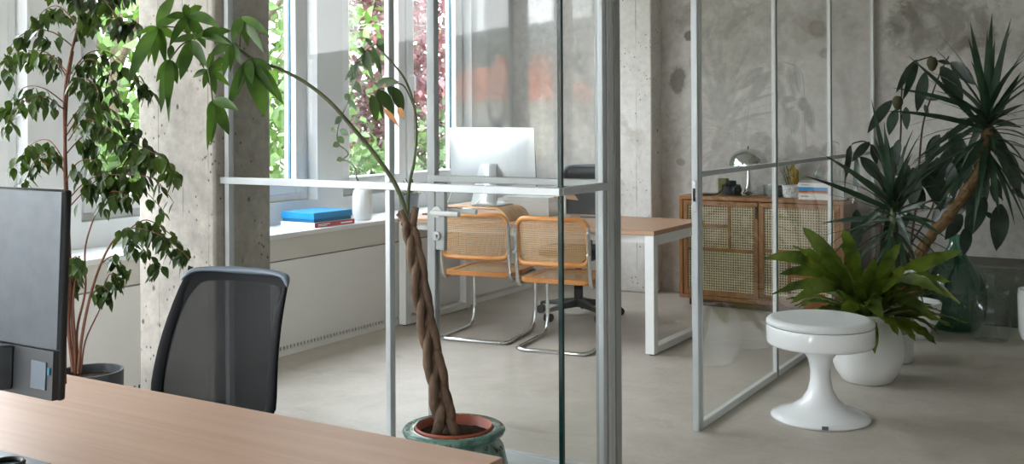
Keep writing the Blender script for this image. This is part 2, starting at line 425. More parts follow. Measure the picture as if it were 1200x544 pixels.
def glazed_wall(name, wins, lo, hi, f, first, zb, zt, gl='wglass'):
    """a wall with window openings; f turns (depth, along, up) into the room, depth -5.1 outside to -4.84 inside"""
    def bx(mb, p, q):
        p, q = f(*p), f(*q); mb.box([min(p[i], q[i]) for i in range(3)], [max(p[i], q[i]) for i in range(3)]); return mb
    m = MB(); bx(m, (-5.1, lo, 0), (XW, hi, zb)); bx(m, (-5.1, lo, zt), (XW, hi, ZC))
    e = [lo] + [q for w in wins for q in w] + [hi]
    for a, b in zip(e[::2], e[1::2]): bx(m, (-5.1, a, zb), (XW, b, zt))
    struct(m, name, M['paint'], smooth=False)
    for i, (a, b) in enumerate(wins):
        w = bpy.data.objects.new('window_%d' % (i+first), None); COL.objects.link(w); w['kind'] = 'structure'; w.location = f(-4.97, (a+b)/2, zb)
        mid = (a+b)/2; x0, x1 = -5.02, -4.93; fr = MB()
        for (y0, y1, z0, z1) in ((a, a+.07, zb, zt), (b-.07, b, zb, zt), (a+.07, b-.07, zb, zb+.06), (a+.07, b-.07, zt-.07, zt), (mid-.03, mid+.03, zb+.06, zt-.07)):
            bx(fr, (x0, y0, z0), (x1, y1, z1))
        fr.build('frame', M['upvc'], w, bev=.006)
        for (y0, y1) in ((a+.06, mid-.012), (mid+.012, b-.06)):
            s0, s1 = x0+.015, x1+.03; z0, z1 = zb+.045, zt-.05; sm = MB(); q = .085
            for bb in ((y0, y0+q, z0, z1), (y1-q, y1, z0, z1), (y0+q, y1-q, z0, z0+q), (y0+q, y1-q, z1-q, z1)): bx(sm, (s0, bb[0], bb[2]), (s1, bb[1], bb[3]))
            so = sm.build('sash', M['upvc'], w, bev=.008)
            for bb in ((y0+q-.001, y0+q+.007, z0+q, z1-q), (y1-q-.007, y1-q+.001, z0+q, z1-q)): bx(MB(), (-4.966, bb[0], bb[2]), (-4.945, bb[1], bb[3])).build('seal', M['gasket'], so)
            bx(MB(), (-4.972, y0+q, z0+q), (-4.966, y1-q, z1-q)).build('pane', M[gl], so, smooth=False)
        hm = MB().tube([V(f(*p)) for p in fillet([(x1+.03, mid+.05, 1.75), (x1+.075, mid+.05, 1.75), (x1+.075, mid+.05, 1.63)], .02)], .009, 8); bx(hm, (x1+.028, mid+.036, 1.71), (x1+.036, mid+.064, 1.79))
        hm.build('handle', M['upvc'], w)
        L = bpy.data.lights.new('sky_portal', 'AREA'); L.shape = 'RECTANGLE'; L.size = zt-zb; L.size_y = b-a; L.cycles.is_portal = True
        lo_ = bpy.data.objects.new('sky_portal', L); COL.objects.link(lo_); lo_.location = f(-5.07, mid, (zb+zt)/2)
        n_ = V(f(1, 0, 0)) - V(f(0, 0, 0)); lo_.matrix_world = Matrix.Translation(lo_.location) @ Matrix((( *V((0, 0, 1)), ), (*n_.cross(V((0, 0, 1))), ), (*(-n_), ))).transposed().to_4x4()
wins = [(-2.755, -.955), (-.645, 1.155), (1.465, 3.265), (3.575, 5.42), (5.685, 7.32)]
glazed_wall('wall_left', wins, YFR, 8.0, lambda d, u, z: (d, u, z), 1, ZB, ZT)
glazed_wall('wall_front', FILL_WINS, -5.1, 4.8, lambda d, u, z: (u, d - XW + YFR, z), 6, .35, 3.1, 'fglass')  # wall behind the camera, carrying the added fill windows
# radiator cover with sill along the whole window wall
XR = -4.43
rc = bpy.data.objects.new('trim_1', None); COL.objects.link(rc); rc['kind'] = 'structure'; rc.location = (XR, 2, 0)
YE = 7.98
BX((XW, YFR, .075), (XR, YE, .565)).build('panel', M['panel'], rc)
BX((XW, YFR, .575), (XR+.004, YE, .703)).build('panel', M['panel2'], rc)
BX((XW, YFR, .565), (XR-.006, YE, .575)).build('panel', plain('grey_panel_joint', '8a8986', .7), rc)
BX((XW, YFR, .703), (XR+.012, YE, .732)).build('sill', M['upvc'], rc, bev=.004)
gr = MB(); gr.box((XR-.02, YFR, .0), (XR, YE, .034)); y = 2.9
BX((XW, YFR, .034), (XR-.02, YE, .075)).build('vent', M['slot'], rc)
while y < YE:
    gr.box((XR-.012, y, .034), (XR, y+.012, .058)); y += .03
gr.box((XR-.012, YFR, .034), (XR, 2.9, .075)); gr.box((XR-.012, 2.9, .058), (XR, YE, .075))
gr.build('grille', M['panel'], rc, smooth=False)
# columns
struct(MB().box((-3.85, 3.137, 0), (-3.375, 3.47, ZC)), 'column_1', M['col_c'], bev=.012)
struct(MB().box((-3.93, 7.80, 0), (-3.43, 8.02, ZC)), 'column_2', M['col_pale'], bev=.012)
# rough concrete plinth along the foot of the back wall
struct(MB().add([(-1.66, 7.72, 0), (4.6, 7.72, 0), (4.6, 8.0, 0), (-1.66, 8.0, 0), (-1.66, 7.74, .40), (4.6, 7.74, .40), (4.6, 8.0, .43), (-1.66, 8.0, .43)],
    [(0,3,2,1),(4,5,6,7),(0,1,5,4),(1,2,6,5),(2,3,7,6),(3,0,4,7)]), 'baseboard_back', M['dado'], bev=.012)

# ================================================================== GLASS PARTITIONS AND DOOR
XA, YF, TB, TH = -1.75, 3.20, 1.138, 1.166
def pane(p, lo, hi, g='glass'): return BX(lo, hi).build('glass_pane', M[g], p, smooth=False)
gp = thing('glass_partition', 'glass partition wall across the room behind the desk, joined edge to edge at its corner', 'glass partition', (-2.5, YF, 0))
for x in (-3.355, -2.495):
    BX((x-.012, YF-.014, 0), (x+.012, YF+.018, ZC)).build('post', M['alu'], gp, bev=.003)
BX((-3.375, YF-.032, TB), (XA+.012, YF-.004, TH)).build('transom', M['alu'], gp, bev=.002)
BX((XA-.012, YF-.004, TB), (XA+.014, 3.55, TH)).build('transom', M['alu'], gp, bev=.002)
BX((-3.34, YF-.02, 0), (XA+.015, YF+.02, .045)).build('bottom_rail', M['alu'], gp, bev=.003)
BX((XA-.02, YF+.02, 0), (XA+.015, 3.52, .045)).build('bottom_rail', M['alu'], gp, bev=.003)
pane(gp, (-3.34, YF, .045), (-2.51, YF+.008, ZC)); pane(gp, (-2.48, YF, .045), (XA-.008, YF+.008, ZC)); pane(gp, (XA-.004, YF+.012, .045), (XA+.004, 3.52, ZC))
BX((XA-.009, YF-.003, .045), (XA+.006, YF+.012, ZC)).build('corner_seal', M['seal'], gp)
for (a, b, mm, xx) in ((3.515, 3.543, 'alu', 0), (3.55, 3.578, 'alu', .003), (3.586, 3.612, 'alu', .0), (3.614, 3.66, 'alu2', .004)):
    BX((XA-.014, a, 0), (XA+.008+xx, b, ZC)).build('post', M[mm], gp, bev=.003)
BX((XA-.010, 3.52, 0), (XA+.003, 3.655, ZC)).build('gasket', M['dark'], gp)
# door leaf, standing open into the glass room
YD = 3.64; XH, XL = -1.79, -2.625
gd = thing('glass_door', 'open glass door leaf with lever handle, swung into the glass room', 'door', (XH, YD, 0))
for x in (XL, XH-.04): BX((x, YD-.018, .02), (x+.04, YD+.018, 2.5)).build('stile', M['alu2'], gd, bev=.003)
BX((XL+.04, YD-.018, .02), (XH-.04, YD+.018, .06)).build('rail', M['alu'], gd, bev=.003)
BX((XL+.04, YD-.018, 2.46), (XH-.04, YD+.018, 2.5)).build('rail', M['alu'], gd, bev=.003)
BX((XL+.01, YD-.022, TB+.004), (XH, YD+.022, TH+.004)).build('rail', M['alu2'], gd, bev=.003)
pane(gd, (XL+.04, YD-.004, .06), (XH-.04, YD+.004, TB+.004)); pane(gd, (XL+.04, YD-.004, TH+.004), (XH-.04, YD+.004, 2.46))
BX((XL+.012, YD-.012, .855), (XL+.085, YD+.012, TB)).build('lock_case', M['alu2'], gd, bev=.003)
for sgn in (-1, 1):
    hz = 1.015
    h = MB().tube(fillet([(XL+.05, YD+sgn*.01, hz), (XL+.05, YD+sgn*.062, hz), (XL+.195, YD+sgn*.066, hz)], .016), .0105, 12)
    ho = h.build('lever_handle', M['white_metal'], gd)
    rs = MB(); rs.tube([(XL+.05, YD+sgn*.011, hz), (XL+.05, YD+sgn*.02, hz)], .024, 20); rs.build('rosette', M['white_metal'], ho)
    k = MB(); k.tube([(XL+.05, YD+sgn*.011, .915), (XL+.05, YD+sgn*.024, .915)], .019, 16); k.tube([(XL+.05, YD+sgn*.024, .915), (XL+.05, YD+sgn*.034, .915)], .008, 10)
    k.build('lock_cylinder', M['steel'], gd)
BX((XA-.03, 3.52, 2.5), (XA+.02, 4.5, 2.55)).build('door_header', M['alu'], gp)
pane(gp, (XA-.004, 3.69, 2.55), (XA+.004, 4.46, ZC))
# side partition running to the back wall
ys = [on_x(822.5, 400, XA+.02).y] + [on_x(q, 300, XA).y for q in (909, 973.5)] + [YB-.03]
g2 = thing('glass_partition', 'glass partition wall with white posts running to the concrete wall beside the plants', 'glass partition', (XA, 6, 0))
BX((XA-.018, ys[0]-.02, 0), (XA+.012, ys[0]+.004, ZC)).build('post', M['alu'], g2, bev=.003)
BX((XA-.014, ys[0]+.003, 0), (XA+.008, ys[0]+.009, ZC)).build('gasket', M['slate'], g2)
BX((XA-.016, ys[0]+.008, 0), (XA+.014, ys[0]+.034, ZC)).build('post', M['alu'], g2, bev=.003)
sp = BX((XA-.013, ys[0]-.023, .985), (XA+.006, ys[0]-.02, 1.125)).build('strike_plate', M['steel'], g2, bev=.002)
BX((XA-.009, ys[0]-.024, 1.03), (XA+.002, ys[0]-.0228, 1.09)).build('latch_hole', M['black'], sp)
for i, y in enumerate(ys[1:3]):
    for d, w in ((-.019, .016), (.003, .016)):
        BX((XA-.012, y+d, .0), (XA+.010, y+d+w, ZC)).build('post', M['white_metal'], g2, bev=.003)
    BX((XA-.014, y-.003, 0), (XA+.012, y+.003, ZC)).build('gasket', M['slate'], g2)
BX((XA-.012, ys[3]-.01, 0), (XA+.010, ys[3]+.03, ZC)).build('post', M['white_metal'], g2, bev=.003)
ed = [(ys[0]+.033, ys[1]-.02), (ys[1]+.02, ys[2]-.02), (ys[2]+.02, ys[3]-.02)]
for i, (a, b) in enumerate(ed):
    BX((XA-.014, a, .0), (XA+.012, b, .034)).build('bottom_rail', M['white_metal'], g2, bev=.003)
    BX((XA-.010, a, TB+.002), (XA+.012, b, TH-.003)).build('transom', M['alu'], g2, bev=.002)
    pane(g2, (XA-.004, a, .034), (XA+.004, b, TB), 'glass2'); pane(g2, (XA-.004, a, TH), (XA+.004, b, ZC), 'glass2')

# ================================================================== FOREGROUND DESK, MONITOR, CHAIR
dk = thing('desk', 'pale wood desk in front with a black monitor on it', 'desk', (-2.0, 1.35, 0))
DX0, DX1, DY0, DY1 = -2.9, -1.09, .95, 1.752
BX((DX0, DY0, .714), (DX1, DY1, .74)).build('tabletop', M['deskwood'], dk, bev=.002)
for x in (DX0+.1, DX1-.16):
    l = MB().box((x, DY0+.06, 0), (x+.06, DY0+.12, .714)).box((x, DY1-.14, 0), (x+.06, DY1-.08, .714)).box((x, DY0+.12, .654), (x+.06, DY1-.14, .714)).box((x, DY0+.12, 0), (x+.06, DY1-.14, .05))
    l.build('leg_frame', M['white_metal'], dk, bev=.003)
BX((DX0+.16, DY0+.3, .66), (DX1-.16, DY0+.35, .714)).build('crossbar', M['white_metal'], dk)
# monitor, back towards the camera
mo = thing('computer_monitor', 'black-edged computer monitor seen from behind at the end of the desk', 'monitor', (-1.9, 1.16, .74))
mx1 = on_y(79, 300, 1.16).x; mx0 = mx1 - .615; mz0, mz1 = .919, 1.283
tl = Matrix.Translation((0, 1.16, 1.10)) @ Matrix.Rotation(math.radians(-2.5), 4, 'X') @ Matrix.Translation((0, -1.16, -1.10))
mo_bk = MB()
mo_bk.box((mx0, 1.15, mz0), (mx1, 1.164, mz1), tl); mo_bk.build('housing', M['black'], mo, bev=.005)
t = NT('monitor_back_grey'); col = t.mix(t.val(t.noise(t.coord(), 30, 3), .3, .7), lin('3c4248'), lin('454b51')); M['monback'] = t.done(t.pbr(col, .33, .35, None, .6))
MB().prism([(mx0+.008, 1.1505), (mx1-.003, 1.1505), (mx1-.006, 1.146), (mx0+.014, 1.143)], mz0+.088, mz1-.004, tl).build('back_panel', M['monback'], mo)
MB().prism([(mx0+.008, 1.1505), (mx1-.004, 1.1505), (mx1-.006, 1.140), (mx0+.012, 1.140)], mz0+.002, mz0+.086, tl).build('lower_panel', M['dark'], mo)
MB().box((mx1-.064, 1.1375, mz0+.018), (mx1-.022, 1.1405, mz0+.066), tl).build('port_cover', M['slate'], mo, bev=.001)
MB().box((mx1-.018, 1.1375, mz0+.045), (mx1-.012, 1.1405, mz0+.058), tl).build('status_light', plain('cyan_led_window', '1c6f86', .3), mo)
MB().prism([(-2.0, 1.1405), (mx1-.115, 1.1405), (mx1-.13, 1.105), (-1.99, 1.105)], mz0+.008, mz0+.086, tl).build('rear_bulge', M['monback'], mo, bev=.004)
BX((mx0+.012, 1.163, mz0+.025), (mx1-.012, 1.166, mz1-.012)).build('screen', M['black'], mo)
BX((-1.94, 1.10, .75), (-1.87, 1.135, 1.04)).build('stand_column', M['slate'], mo, bev=.004)
BX((-2.03, 1.03, .74), (-1.80, 1.262, .749)).build('foot', M['slate'], mo, bev=.003)
p = on_z(7, 546, .749); MB().tube([(p.x + .03*math.cos(a*PI/12), p.y + .03*math.sin(a*PI/12), .753) for a in range(24)], .005, 8, closed=True).build('cable_ring', M['black'], mo)

# office chairs: built facing -Y (occupant looks to -Y), back at +Y
def office_chair(name, label, loc, rz, backh, w0, w1, zb0, arm=True, mesh=True, leanx=.14, seatz=.47, rim='rim', inner=.84):
    q = thing(name, label, 'office chair', loc)
    bk = MB(); n = 10
    def bp(u, t): # u -1..1 across, t 0..1 up
        w = lerp(w0, w1, max(0, t)**1.2)/2; z = lerp(zb0, backh, t)
        return V((u*w, .20 + leanx*t - .05*math.sin(PI*t)*.6 + .035*(1-abs(u)**2)*1.0 - .0, z))
    # frame outline (rounded)
    def outline(k, off=0):
        pts = []
        for (u, t_) in [(-k, 0), (-k, .25), (-k, .5), (-k, .75), (-k, .93), (-k*.96, .975), (-k*.86, 1), (-k*.5, 1.008), (0, 1.012), (k*.5, 1.008), (k*.86, 1), (k*.96, .975), (k, .93), (k, .75), (k, .5), (k, .25), (k, 0), (k*.9, -.03), (0, -.04), (-k*.9, -.03)]:
            pts.append(bp(u, t_) + V((0, off, 0)))
        return pts
    o = outline(1.0); i_ = outline(inner)
    for j, pt in enumerate(i_):
        if 4 <= j <= 12: pt.z -= .045
    vs, fs = [], []; m_ = len(o)
    for a in range(m_):
        vs += [o[a] + V((0, -.012, 0)), i_[a] + V((0, -.008, 0)), i_[a] + V((0, .008, 0)), o[a] + V((0, .014, 0))]
    for a in range(m_):
        b = (a+1) % m_
        for c_ in range(4): fs.append((a*4+c_, a*4+(c_+1) % 4, b*4+(c_+1) % 4, b*4+c_))
    bf = MB().add(vs, fs).build('back_frame', M['chairblack'], q, world=False, sub=1, sharp=180)
    if rim:
        rp = [bp(u, t_) for (u, t_) in [(-1, .90), (-1.0, .93), (-.97, .975), (-.87, 1.002), (-.5, 1.01), (0, 1.014), (.5, 1.01), (.87, 1.002), (.97, .975), (1.0, .93), (1, .90)]]
        vs, fs = [], []
        cen = bp(0, .8)
        for j, pnt in enumerate(rp):
            ou = (pnt - cen); ou.y = 0; ou.normalize(); e_ = min(j, len(rp)-1-j); k_ = (.002, .5, .85, 1, 1, 1)[min(e_, 5)]; inn = pnt - ou*(.026*k_)
            vs += [pnt + ou*.006*k_ + V((0, -.013*k_-.001, 0)), pnt + ou*.006*k_ + V((0, .016*k_+.001, 0)), inn + V((0, .016*k_+.001, 0)), inn + V((0, -.016*k_-.001, 0))]
        for a in range(len(rp)-1):
            for c_ in range(4): fs.append((a*4+c_, a*4+(c_+1) % 4, a*4+4+(c_+1) % 4, a*4+4+c_))
        fs += [(0, 1, 2, 3), tuple(len(vs)-4+z for z in range(4))]
        MB().add(vs, fs).build('top_rim', M[rim], q, world=False, sub=1, sharp=180)
    vs, fs = [], []; nu, nv = 8, 8
    for b in range(nv+1):
        for a in range(nu+1): vs.append(bp(lerp(-.86, .86, a/nu), lerp(-.02, .955, b/nv)))
    for b in range(nv):
        for a in range(nu): k = b*(nu+1)+a; fs.append((k, k+1, k+nu+2, k+nu+1))
    MB().add(vs, fs).build('back_mesh', M['mesh' if mesh else 'fabric'], q, world=False, sharp=180)
    # seat cushion
    sd = MB(); pl = [(-.23, -.20), (-.245, 0), (-.22, .18), (.22, .18), (.245, 0), (.23, -.20), (.18, -.25), (-.18, -.25)]
    sd.prism(pl, seatz-.06, seatz); sd.build('seat', M['fabric'], q, world=False, bev=.025, seg=4)
    MB().tube(fillet([(0, .05, seatz-.09), (0, .27, seatz-.08), (0, .245, zb0+.0)], .06), .022, 8).build('back_bracket', M['black'], q, world=False)
    MB().box((-.1, -.12, seatz-.11), (.1, .12, seatz-.06)).build('tilt_mechanism', M['black'], q, world=False, bev=.01)
    MB().tube([(0, 0, .1), (0, 0, seatz-.1)], .024, 14).tube([(0, 0, .08), (0, 0, .26)], .032, 14).build('gas_lift', M['black'], q, world=False)
    for k in range(5):
        a = 2*PI*k/5 + .5; d = V((math.cos(a), math.sin(a), 0)); s_ = V((-d.y, d.x, 0))
        vs = []
        for (r, z0, z1, w) in ((.03, .075, .13, .035), (.16, .075, .112, .026), (.30, .068, .086, .02)):
            vs += [d*r - s_*w + V((0,0,z0)), d*r + s_*w + V((0,0,z0)), d*r + s_*w*.7 + V((0,0,z1)), d*r - s_*w*.7 + V((0,0,z1))]
        fs = [(0,1,2,3), (8,9,10,11)] + [(i0*4+c_, i0*4+(c_+1) % 4, i0*4+4+(c_+1) % 4, i0*4+4+c_) for i0 in (0, 1) for c_ in range(4)]
        MB().add(vs, fs).build('base_arm', M['slate'] if not rim else M['dark'], q, world=False, bev=.005)
        cp = d*.30
        cm = MB()
        for s2 in (-1, 1): cm.tube([cp + s_*(.006*s2) + V((0, 0, .029)), cp + s_*(.024*s2) + V((0, 0, .029))], .029, 16)
        cm.tube([cp + V((0, 0, .03)), cp + V((0, 0, .08))], .008, 8)
        cm.build('caster', M['black'], q, world=False)
    if arm:
        for s2 in (-1, 1):
            am = MB().tube(fillet([(s2*.2, .02, seatz-.08), (s2*.29, .02, seatz-.06), (s2*.29, .02, seatz+.2)], .04), .016, 8); ao = am.build('armrest', M['black'], q, world=False)
            MB().box((s2*.29-.04, -.13, seatz+.2), (s2*.29+.04, .13, seatz+.225)).build('arm_pad', M['fabric'], ao, world=False, bev=.01)
    q.rotation_euler = (0, 0, rz)
    return q
office_chair('office_chair', 'black mesh-back office chair tucked behind the front desk', (-2.575, 2.20, 0), math.radians(8), .90, .52, .425, .48, arm=False, inner=.80)

# ================================================================== CONFERENCE TABLE AND ITS CHAIRS
TX0, TX1, TY0, TY1 = -4.41, -2.515, 5.745, 6.55
tb = thing('table', 'long beech table with white steel legs inside the glass room', 'table', (-3.45, 6.15, 0))
BX((TX0, TY0, .712), (TX1, TY1, .74)).build('tabletop', M['tablewood'], tb, bev=.002)
for x in (TX0+.005, TX1-.062):
    l = MB().box((x, TY0+.004, .008), (x+.058, TY0+.064, .712)).box((x, TY1-.064, .008), (x+.058, TY1-.004, .712)).box((x, TY0+.064, .652), (x+.058, TY1-.064, .712)).box((x, TY0+.064, .008), (x+.058, TY1-.064, .05))
    lo_ = l.build('leg_frame', M['white_metal'], tb, bev=.003)
    for yy in (TY0+.034, TY1-.034): MB().lathe([(0, 0), (.016, 0), (.016, .009), (0, .009)], (x+.03, yy, 0), 12).build('foot', M['black'], lo_)
for y in (TY0+.05, TY1-.09): BX((TX0+.063, y, .66), (TX1-.062, y+.03, .712)).build('rail', M['white_metal'], tb)

def cane_chair(label):
    q = thing('cantilever_chair', label, 'chair', (0, 0, 0), 'cane cantilever chairs at the table')
    # local: sitter faces +Y, rear of the floor loop at y=0
    W = .235; r = .0125
    path = [(-W, .03, .765), (-W, .055, .45), (-W, .085, .39), (-W+.005, .50, .405), (-W+.01, .53, .375), (-W+.012, .535, .1), (-W+.012, .50, r), (-W, .0, r), (W, .0, r), (W-.012, .50, r), (W-.012, .535, .1), (W-.01, .53, .375), (W-.005, .50, .405), (W, .085, .39), (W, .055, .45), (W, .03, .765)]
    MB().tube(fillet(path, .07, 6), r, 10).build('tube_frame', M['chrome'], q, world=False, sharp=60)
    # seat
    def rr(w, d, rad, z, y0):
        p = []
        for (cx_, cy_, a0) in ((w-rad, y0+d-rad, 0), (-w+rad, y0+d-rad, PI/2), (-w+rad, y0+rad, PI), (w-rad, y0+rad, 1.5*PI)):
            for k in range(5): a = a0 + PI/2*k/4; p.append((cx_+rad*math.cos(a), cy_+rad*math.sin(a), z))
        return p
    o = rr(.232, .46, .06, 0, .075); i_ = rr(.187, .365, .03, 0, .125); n = len(o); vs, fs = [], []
    for a in range(n):
        vs += [V(o[a]) + V((0, 0, .407)), V(o[a]) + V((0, 0, .437)), V(i_[a]) + V((0, 0, .435)), V(i_[a]) + V((0, 0, .409))]
    for a in range(n):
        b = (a+1) % n
        for c_ in range(4): fs.append((a*4+c_, a*4+(c_+1) % 4, b*4+(c_+1) % 4, b*4+c_))
    MB().add(vs, fs).build('seat_frame', M['beech'], q, world=False, bev=.004)
    MB().add([V(p_) + V((0, 0, .430)) for p_ in i_], [tuple(range(n))]).build('seat_cane', M['cane_chair_seat'], q, world=False)
    # back: curved frame and cane
    bw, zb, zt = .228, .53, .805
    def bp(x, z): return V((x, .052 - (z-.55)*.10 - .035*(1-(x/bw)**2) + .012, z))
    o = []
    for (cx_, cz_, a0) in ((bw-.06, zt-.06, 0), (-bw+.06, zt-.06, PI/2), (-bw+.05, zb+.05, PI), (bw-.05, zb+.05, 1.5*PI)):
        rad = .06 if cz_ > .7 else .05
        for k in range(6): a = a0 + PI/2*k/5; o.append((cx_+rad*math.cos(a), cz_+rad*math.sin(a)))
    pts = []
    for k in range(len(o)):
        a, b = o[k], o[(k+1) % len(o)]; d = math.hypot(a[0]-b[0], a[1]-b[1]); s_ = max(1, int(d/.05))
        for j in range(s_): pts.append(bp(lerp(a[0], b[0], j/s_), lerp(a[1], b[1], j/s_)))
    MB().tube(pts, .0155, 10, closed=True).build('back_frame', M['beech'], q, world=False)
    vs, fs = [], []; nu = 10
    for k in range(nu+1):
        x = lerp(-bw+.008, bw-.008, k/nu); e_ = .012 if 0 < k < nu else .05
        vs += [bp(x, zb+e_), bp(x, zt-e_)]
    for k in range(nu): fs.append((k*2, k*2+2, k*2+3, k*2+1))
    MB().add(vs, fs).build('back_cane', M['cane_chair_back'], q, world=False, sharp=180)
    for s2 in (-1, 1):
        for z in (.60, .73): MB().tube([(s2*W, .008, z), (s2*W, .032, z)], .008, 10).build('screw', M['steel'], q, world=False)
    return q
ch = cane_chair('cane cantilever chair at the table, nearer the radiator')
ch.location = (-3.665, 5.53, 0); ch.rotation_euler = (0, 0, math.radians(9))
dup(ch, (-3.085, 5.50, 0), math.radians(8), 'cane cantilever chair second from the radiator, in front of the black office chair')
office_chair('office_chair', 'black office chair on casters behind the far side of the table', (-3.50, 6.66, 0), math.radians(9), 1.06, .46, .44, .56, arm=False, mesh=False, seatz=.5, rim='rim')
# ================================================================== THINGS ON THE TABLE
ZT_ = .74
# bentwood riser
rz_ = thing('monitor_riser', 'bent plywood riser under the silver desktop computer', 'riser', (-3.86, 6.0, ZT_))
w_, d0, d1, hh = .27, 5.82, 6.10, .088
prof = fillet([(-.30, .004), (-.24, hh), (.24, hh), (.30, .004)], .07, 8); vs, fs = [], []
for p in prof:
    for (yy, th) in ((d0, 0), (d1, 0), (d1, -.008), (d0, -.008)): vs.append(V((-3.86 + p[0]*(1 + (th/.3)), yy, ZT_ + max(0, p[1] + th*(1 if p[1] > .02 else .4)))))
fs = []
for a in range(len(prof)-1):
    for c_ in range(4): fs.append((a*4+c_, a*4+(c_+1) % 4, a*4+4+(c_+1) % 4, a*4+4+c_))
fs += [(0, 1, 2, 3), tuple(len(vs)-4+z for z in range(4))]
MB().add(vs, fs).build('plywood_shell', M['ply'], rz_)
# desktop computer seen from behind
cpos = V((-3.86, 6.0, ZT_+hh))
dc = thing('desktop_computer', 'silver all-in-one desktop computer seen from behind on the table', 'computer', cpos)
cl, cr = on_y(529.5, 150, 6.0).x, on_y(628.5, 150, 6.0).x; ctop = on_y(580, 149.5, 6.0).z; cbot = ctop - .43; cc = (cl+cr)/2
tilt = Matrix.Translation((cc, 6.0, cbot)) @ Matrix.Rotation(math.radians(4), 4, 'X') @ Matrix.Translation((-cc, -6.0, -cbot))
nx, nz = 14, 10; vs, fs = [], []
for j in range(nz+1):
    for i in range(nx+1):
        u, v_ = 2*i/nx-1, 2*j/nz-1; bul = .030*(1-abs(u)**3)*(1-abs(v_)**3)
        vs.append(tilt @ V((lerp(cl, cr, i/nx), 5.995-bul, lerp(cbot, ctop, j/nz))))
for j in range(nz):
    for i in range(nx): k = j*(nx+1)+i; fs.append((k, k+1, k+nx+2, k+nx+1))
MB().add(vs, fs).build('back_shell', M['silver'], dc, sharp=180)
MB().box((cl-.003, 5.997, cbot), (cr+.003, 6.004, ctop+.002), tilt).build('bezel', M['slate'], dc, bev=.002)
MB().box((cl+.012, 6.004, cbot+.09), (cr-.012, 6.0055, ctop-.012), tilt).build('screen', M['black'], dc)
st = MB(); sw0, sw1 = .075, .10; zt0 = cpos.z
sp_ = [(5.955, cbot+.165, sw0*.85), (5.905, cbot+.10, sw0*.95), (5.865, zt0+.012, sw1), (5.87, zt0, sw1), (5.90, zt0+.004, sw1), (6.09, zt0+.004, sw1), (6.09, zt0+.0005, sw1)]
vs, fs = [], []
for (y, z, w) in ((5.972, cbot+.20, sw0*.85), (5.93, cbot+.16, sw0*.9), (5.885, zt0+.03, sw1), (5.875, zt0+.01, sw1), (5.885, zt0+.006, sw1), (6.09, zt0+.006, sw1)):
    vs += [V((cc-w, y, z)), V((cc+w, y, z))]
for i in range(5): fs.append((i*2, i*2+1, i*2+3, i*2+2))
MB().add(vs, fs).build('stand', M['silver'], dc, solid=.008)
MB().tube(spline([(cc, 5.93, cbot+.03), (cc+.02, 5.86, cbot-.02), (cc-.03, 5.84, cpos.z+.03), (cc-.09, 5.9, cpos.z+.006)], 6), .004, 8).build('power_cable', M['paper'], dc)
# folding tablet stand with two thin rods on a brown base
p0 = on_z(541, 254, ZT_); p0.x = min(p0.x, -4.275)
ts = thing('tablet_stand', 'wire stand with thin steel rods leaning over a brown wooden tray', 'stand', p0)
MB().box((p0.x-.10, p0.y-.02, ZT_), (p0.x+.10, p0.y+.10, ZT_+.012)).build('tray', M['darkwood'], ts, bev=.003)
MB().box((p0.x-.10, p0.y+.10, ZT_), (p0.x+.10, p0.y+.11, ZT_+.07)).build('tray_back', M['darkwood'], ts, bev=.003)
for dx in (-.03, .05):
    MB().tube([(p0.x+dx, p0.y+.02, ZT_+.012), (p0.x+dx+.075, p0.y+.085, ZT_+.235)], .0045, 8).build('rod', M['steel'], ts)
MB().tube([(p0.x-.03+.075, p0.y+.085, ZT_+.235), (p0.x+.05+.075, p0.y+.085, ZT_+.235)], .0045, 8).build('rod', M['steel'], ts)
# white box and papers
bxp = on_y(643, 247, 6.27); bxp.z = ZT_
wb = thing('storage_box', 'low white box lying on the table beside the desktop computer', 'box', (bxp.x-.2, bxp.y+.13, ZT_))
BX((bxp.x-.36, bxp.y, ZT_), (bxp.x, bxp.y+.23, ZT_+.12)).build('box_body', M['paper'], wb, bev=.003)
BX((bxp.x-.364, bxp.y-.004, ZT_+.095), (bxp.x+.004, bxp.y+.234, ZT_+.13)).build('lid', M['ceramic'], wb, bev=.003)
q = on_z(632, 255, ZT_)
solo(MB().box((-.16, -.11, 0), (.16, .11, .008), Matrix.Translation((max(q.x+.02, -3.36), min(q.y, 6.09)-.02, ZT_)) @ Matrix.Rotation(.25, 4, 'Z')), 'paper_stack', M['paper'], 'thin stack of white paper on the table in front of the white box', 'paper', bev=.001)
q = on_z(695, 255.5, ZT_)
solo(MB().box((-.09, -.012, 0), (.09, .012, .010), Matrix.Translation((q.x, q.y, ZT_)) @ Matrix.Rotation(.3, 4, 'Z')), 'pencil_case', M['greypot'], 'slim dark grey pencil case on the table near the door post', 'case', bev=.004)
q = on_z(662, 254, ZT_)
ds = thing('desk_sign', 'white post with a brown cardboard arrow piece standing on the table', 'desk ornament', q)
MB().lathe([(0, 0), (.04, 0), (.042, .006), (.036, .012), (0, .012)], q, 24).build('base', M['white_metal'], ds)
MB().tube([q + V((0, 0, .01)), q + V((0, 0, .15))], .010, 12).build('post', M['white_metal'], ds)
MB().add([q + V(p) for p in ((-.085, .0, .125), (.105, 0, .115), (.075, 0, .15), (-.075, 0, .16))], [(0, 1, 2, 3)]).build('arrow_board', M['ply'], ds, solid=.006)
q2 = on_z(652, 249, ZT_)
ph = thing('phone_stand', 'small black phone propped on a stand behind the cardboard arrow', 'phone', q2)
MB().box((-.035, 0, .012), (.035, .008, .15), Matrix.Translation(q2) @ Matrix.Rotation(math.radians(-14), 4, 'X')).build('phone', M['black'], ph, bev=.003)
MB().box((-.03, -.02, 0), (.03, .07, .012), Matrix.Translation(q2)).build('base', M['dark'], ph, bev=.002)
q = on_z(502, 250, ZT_)
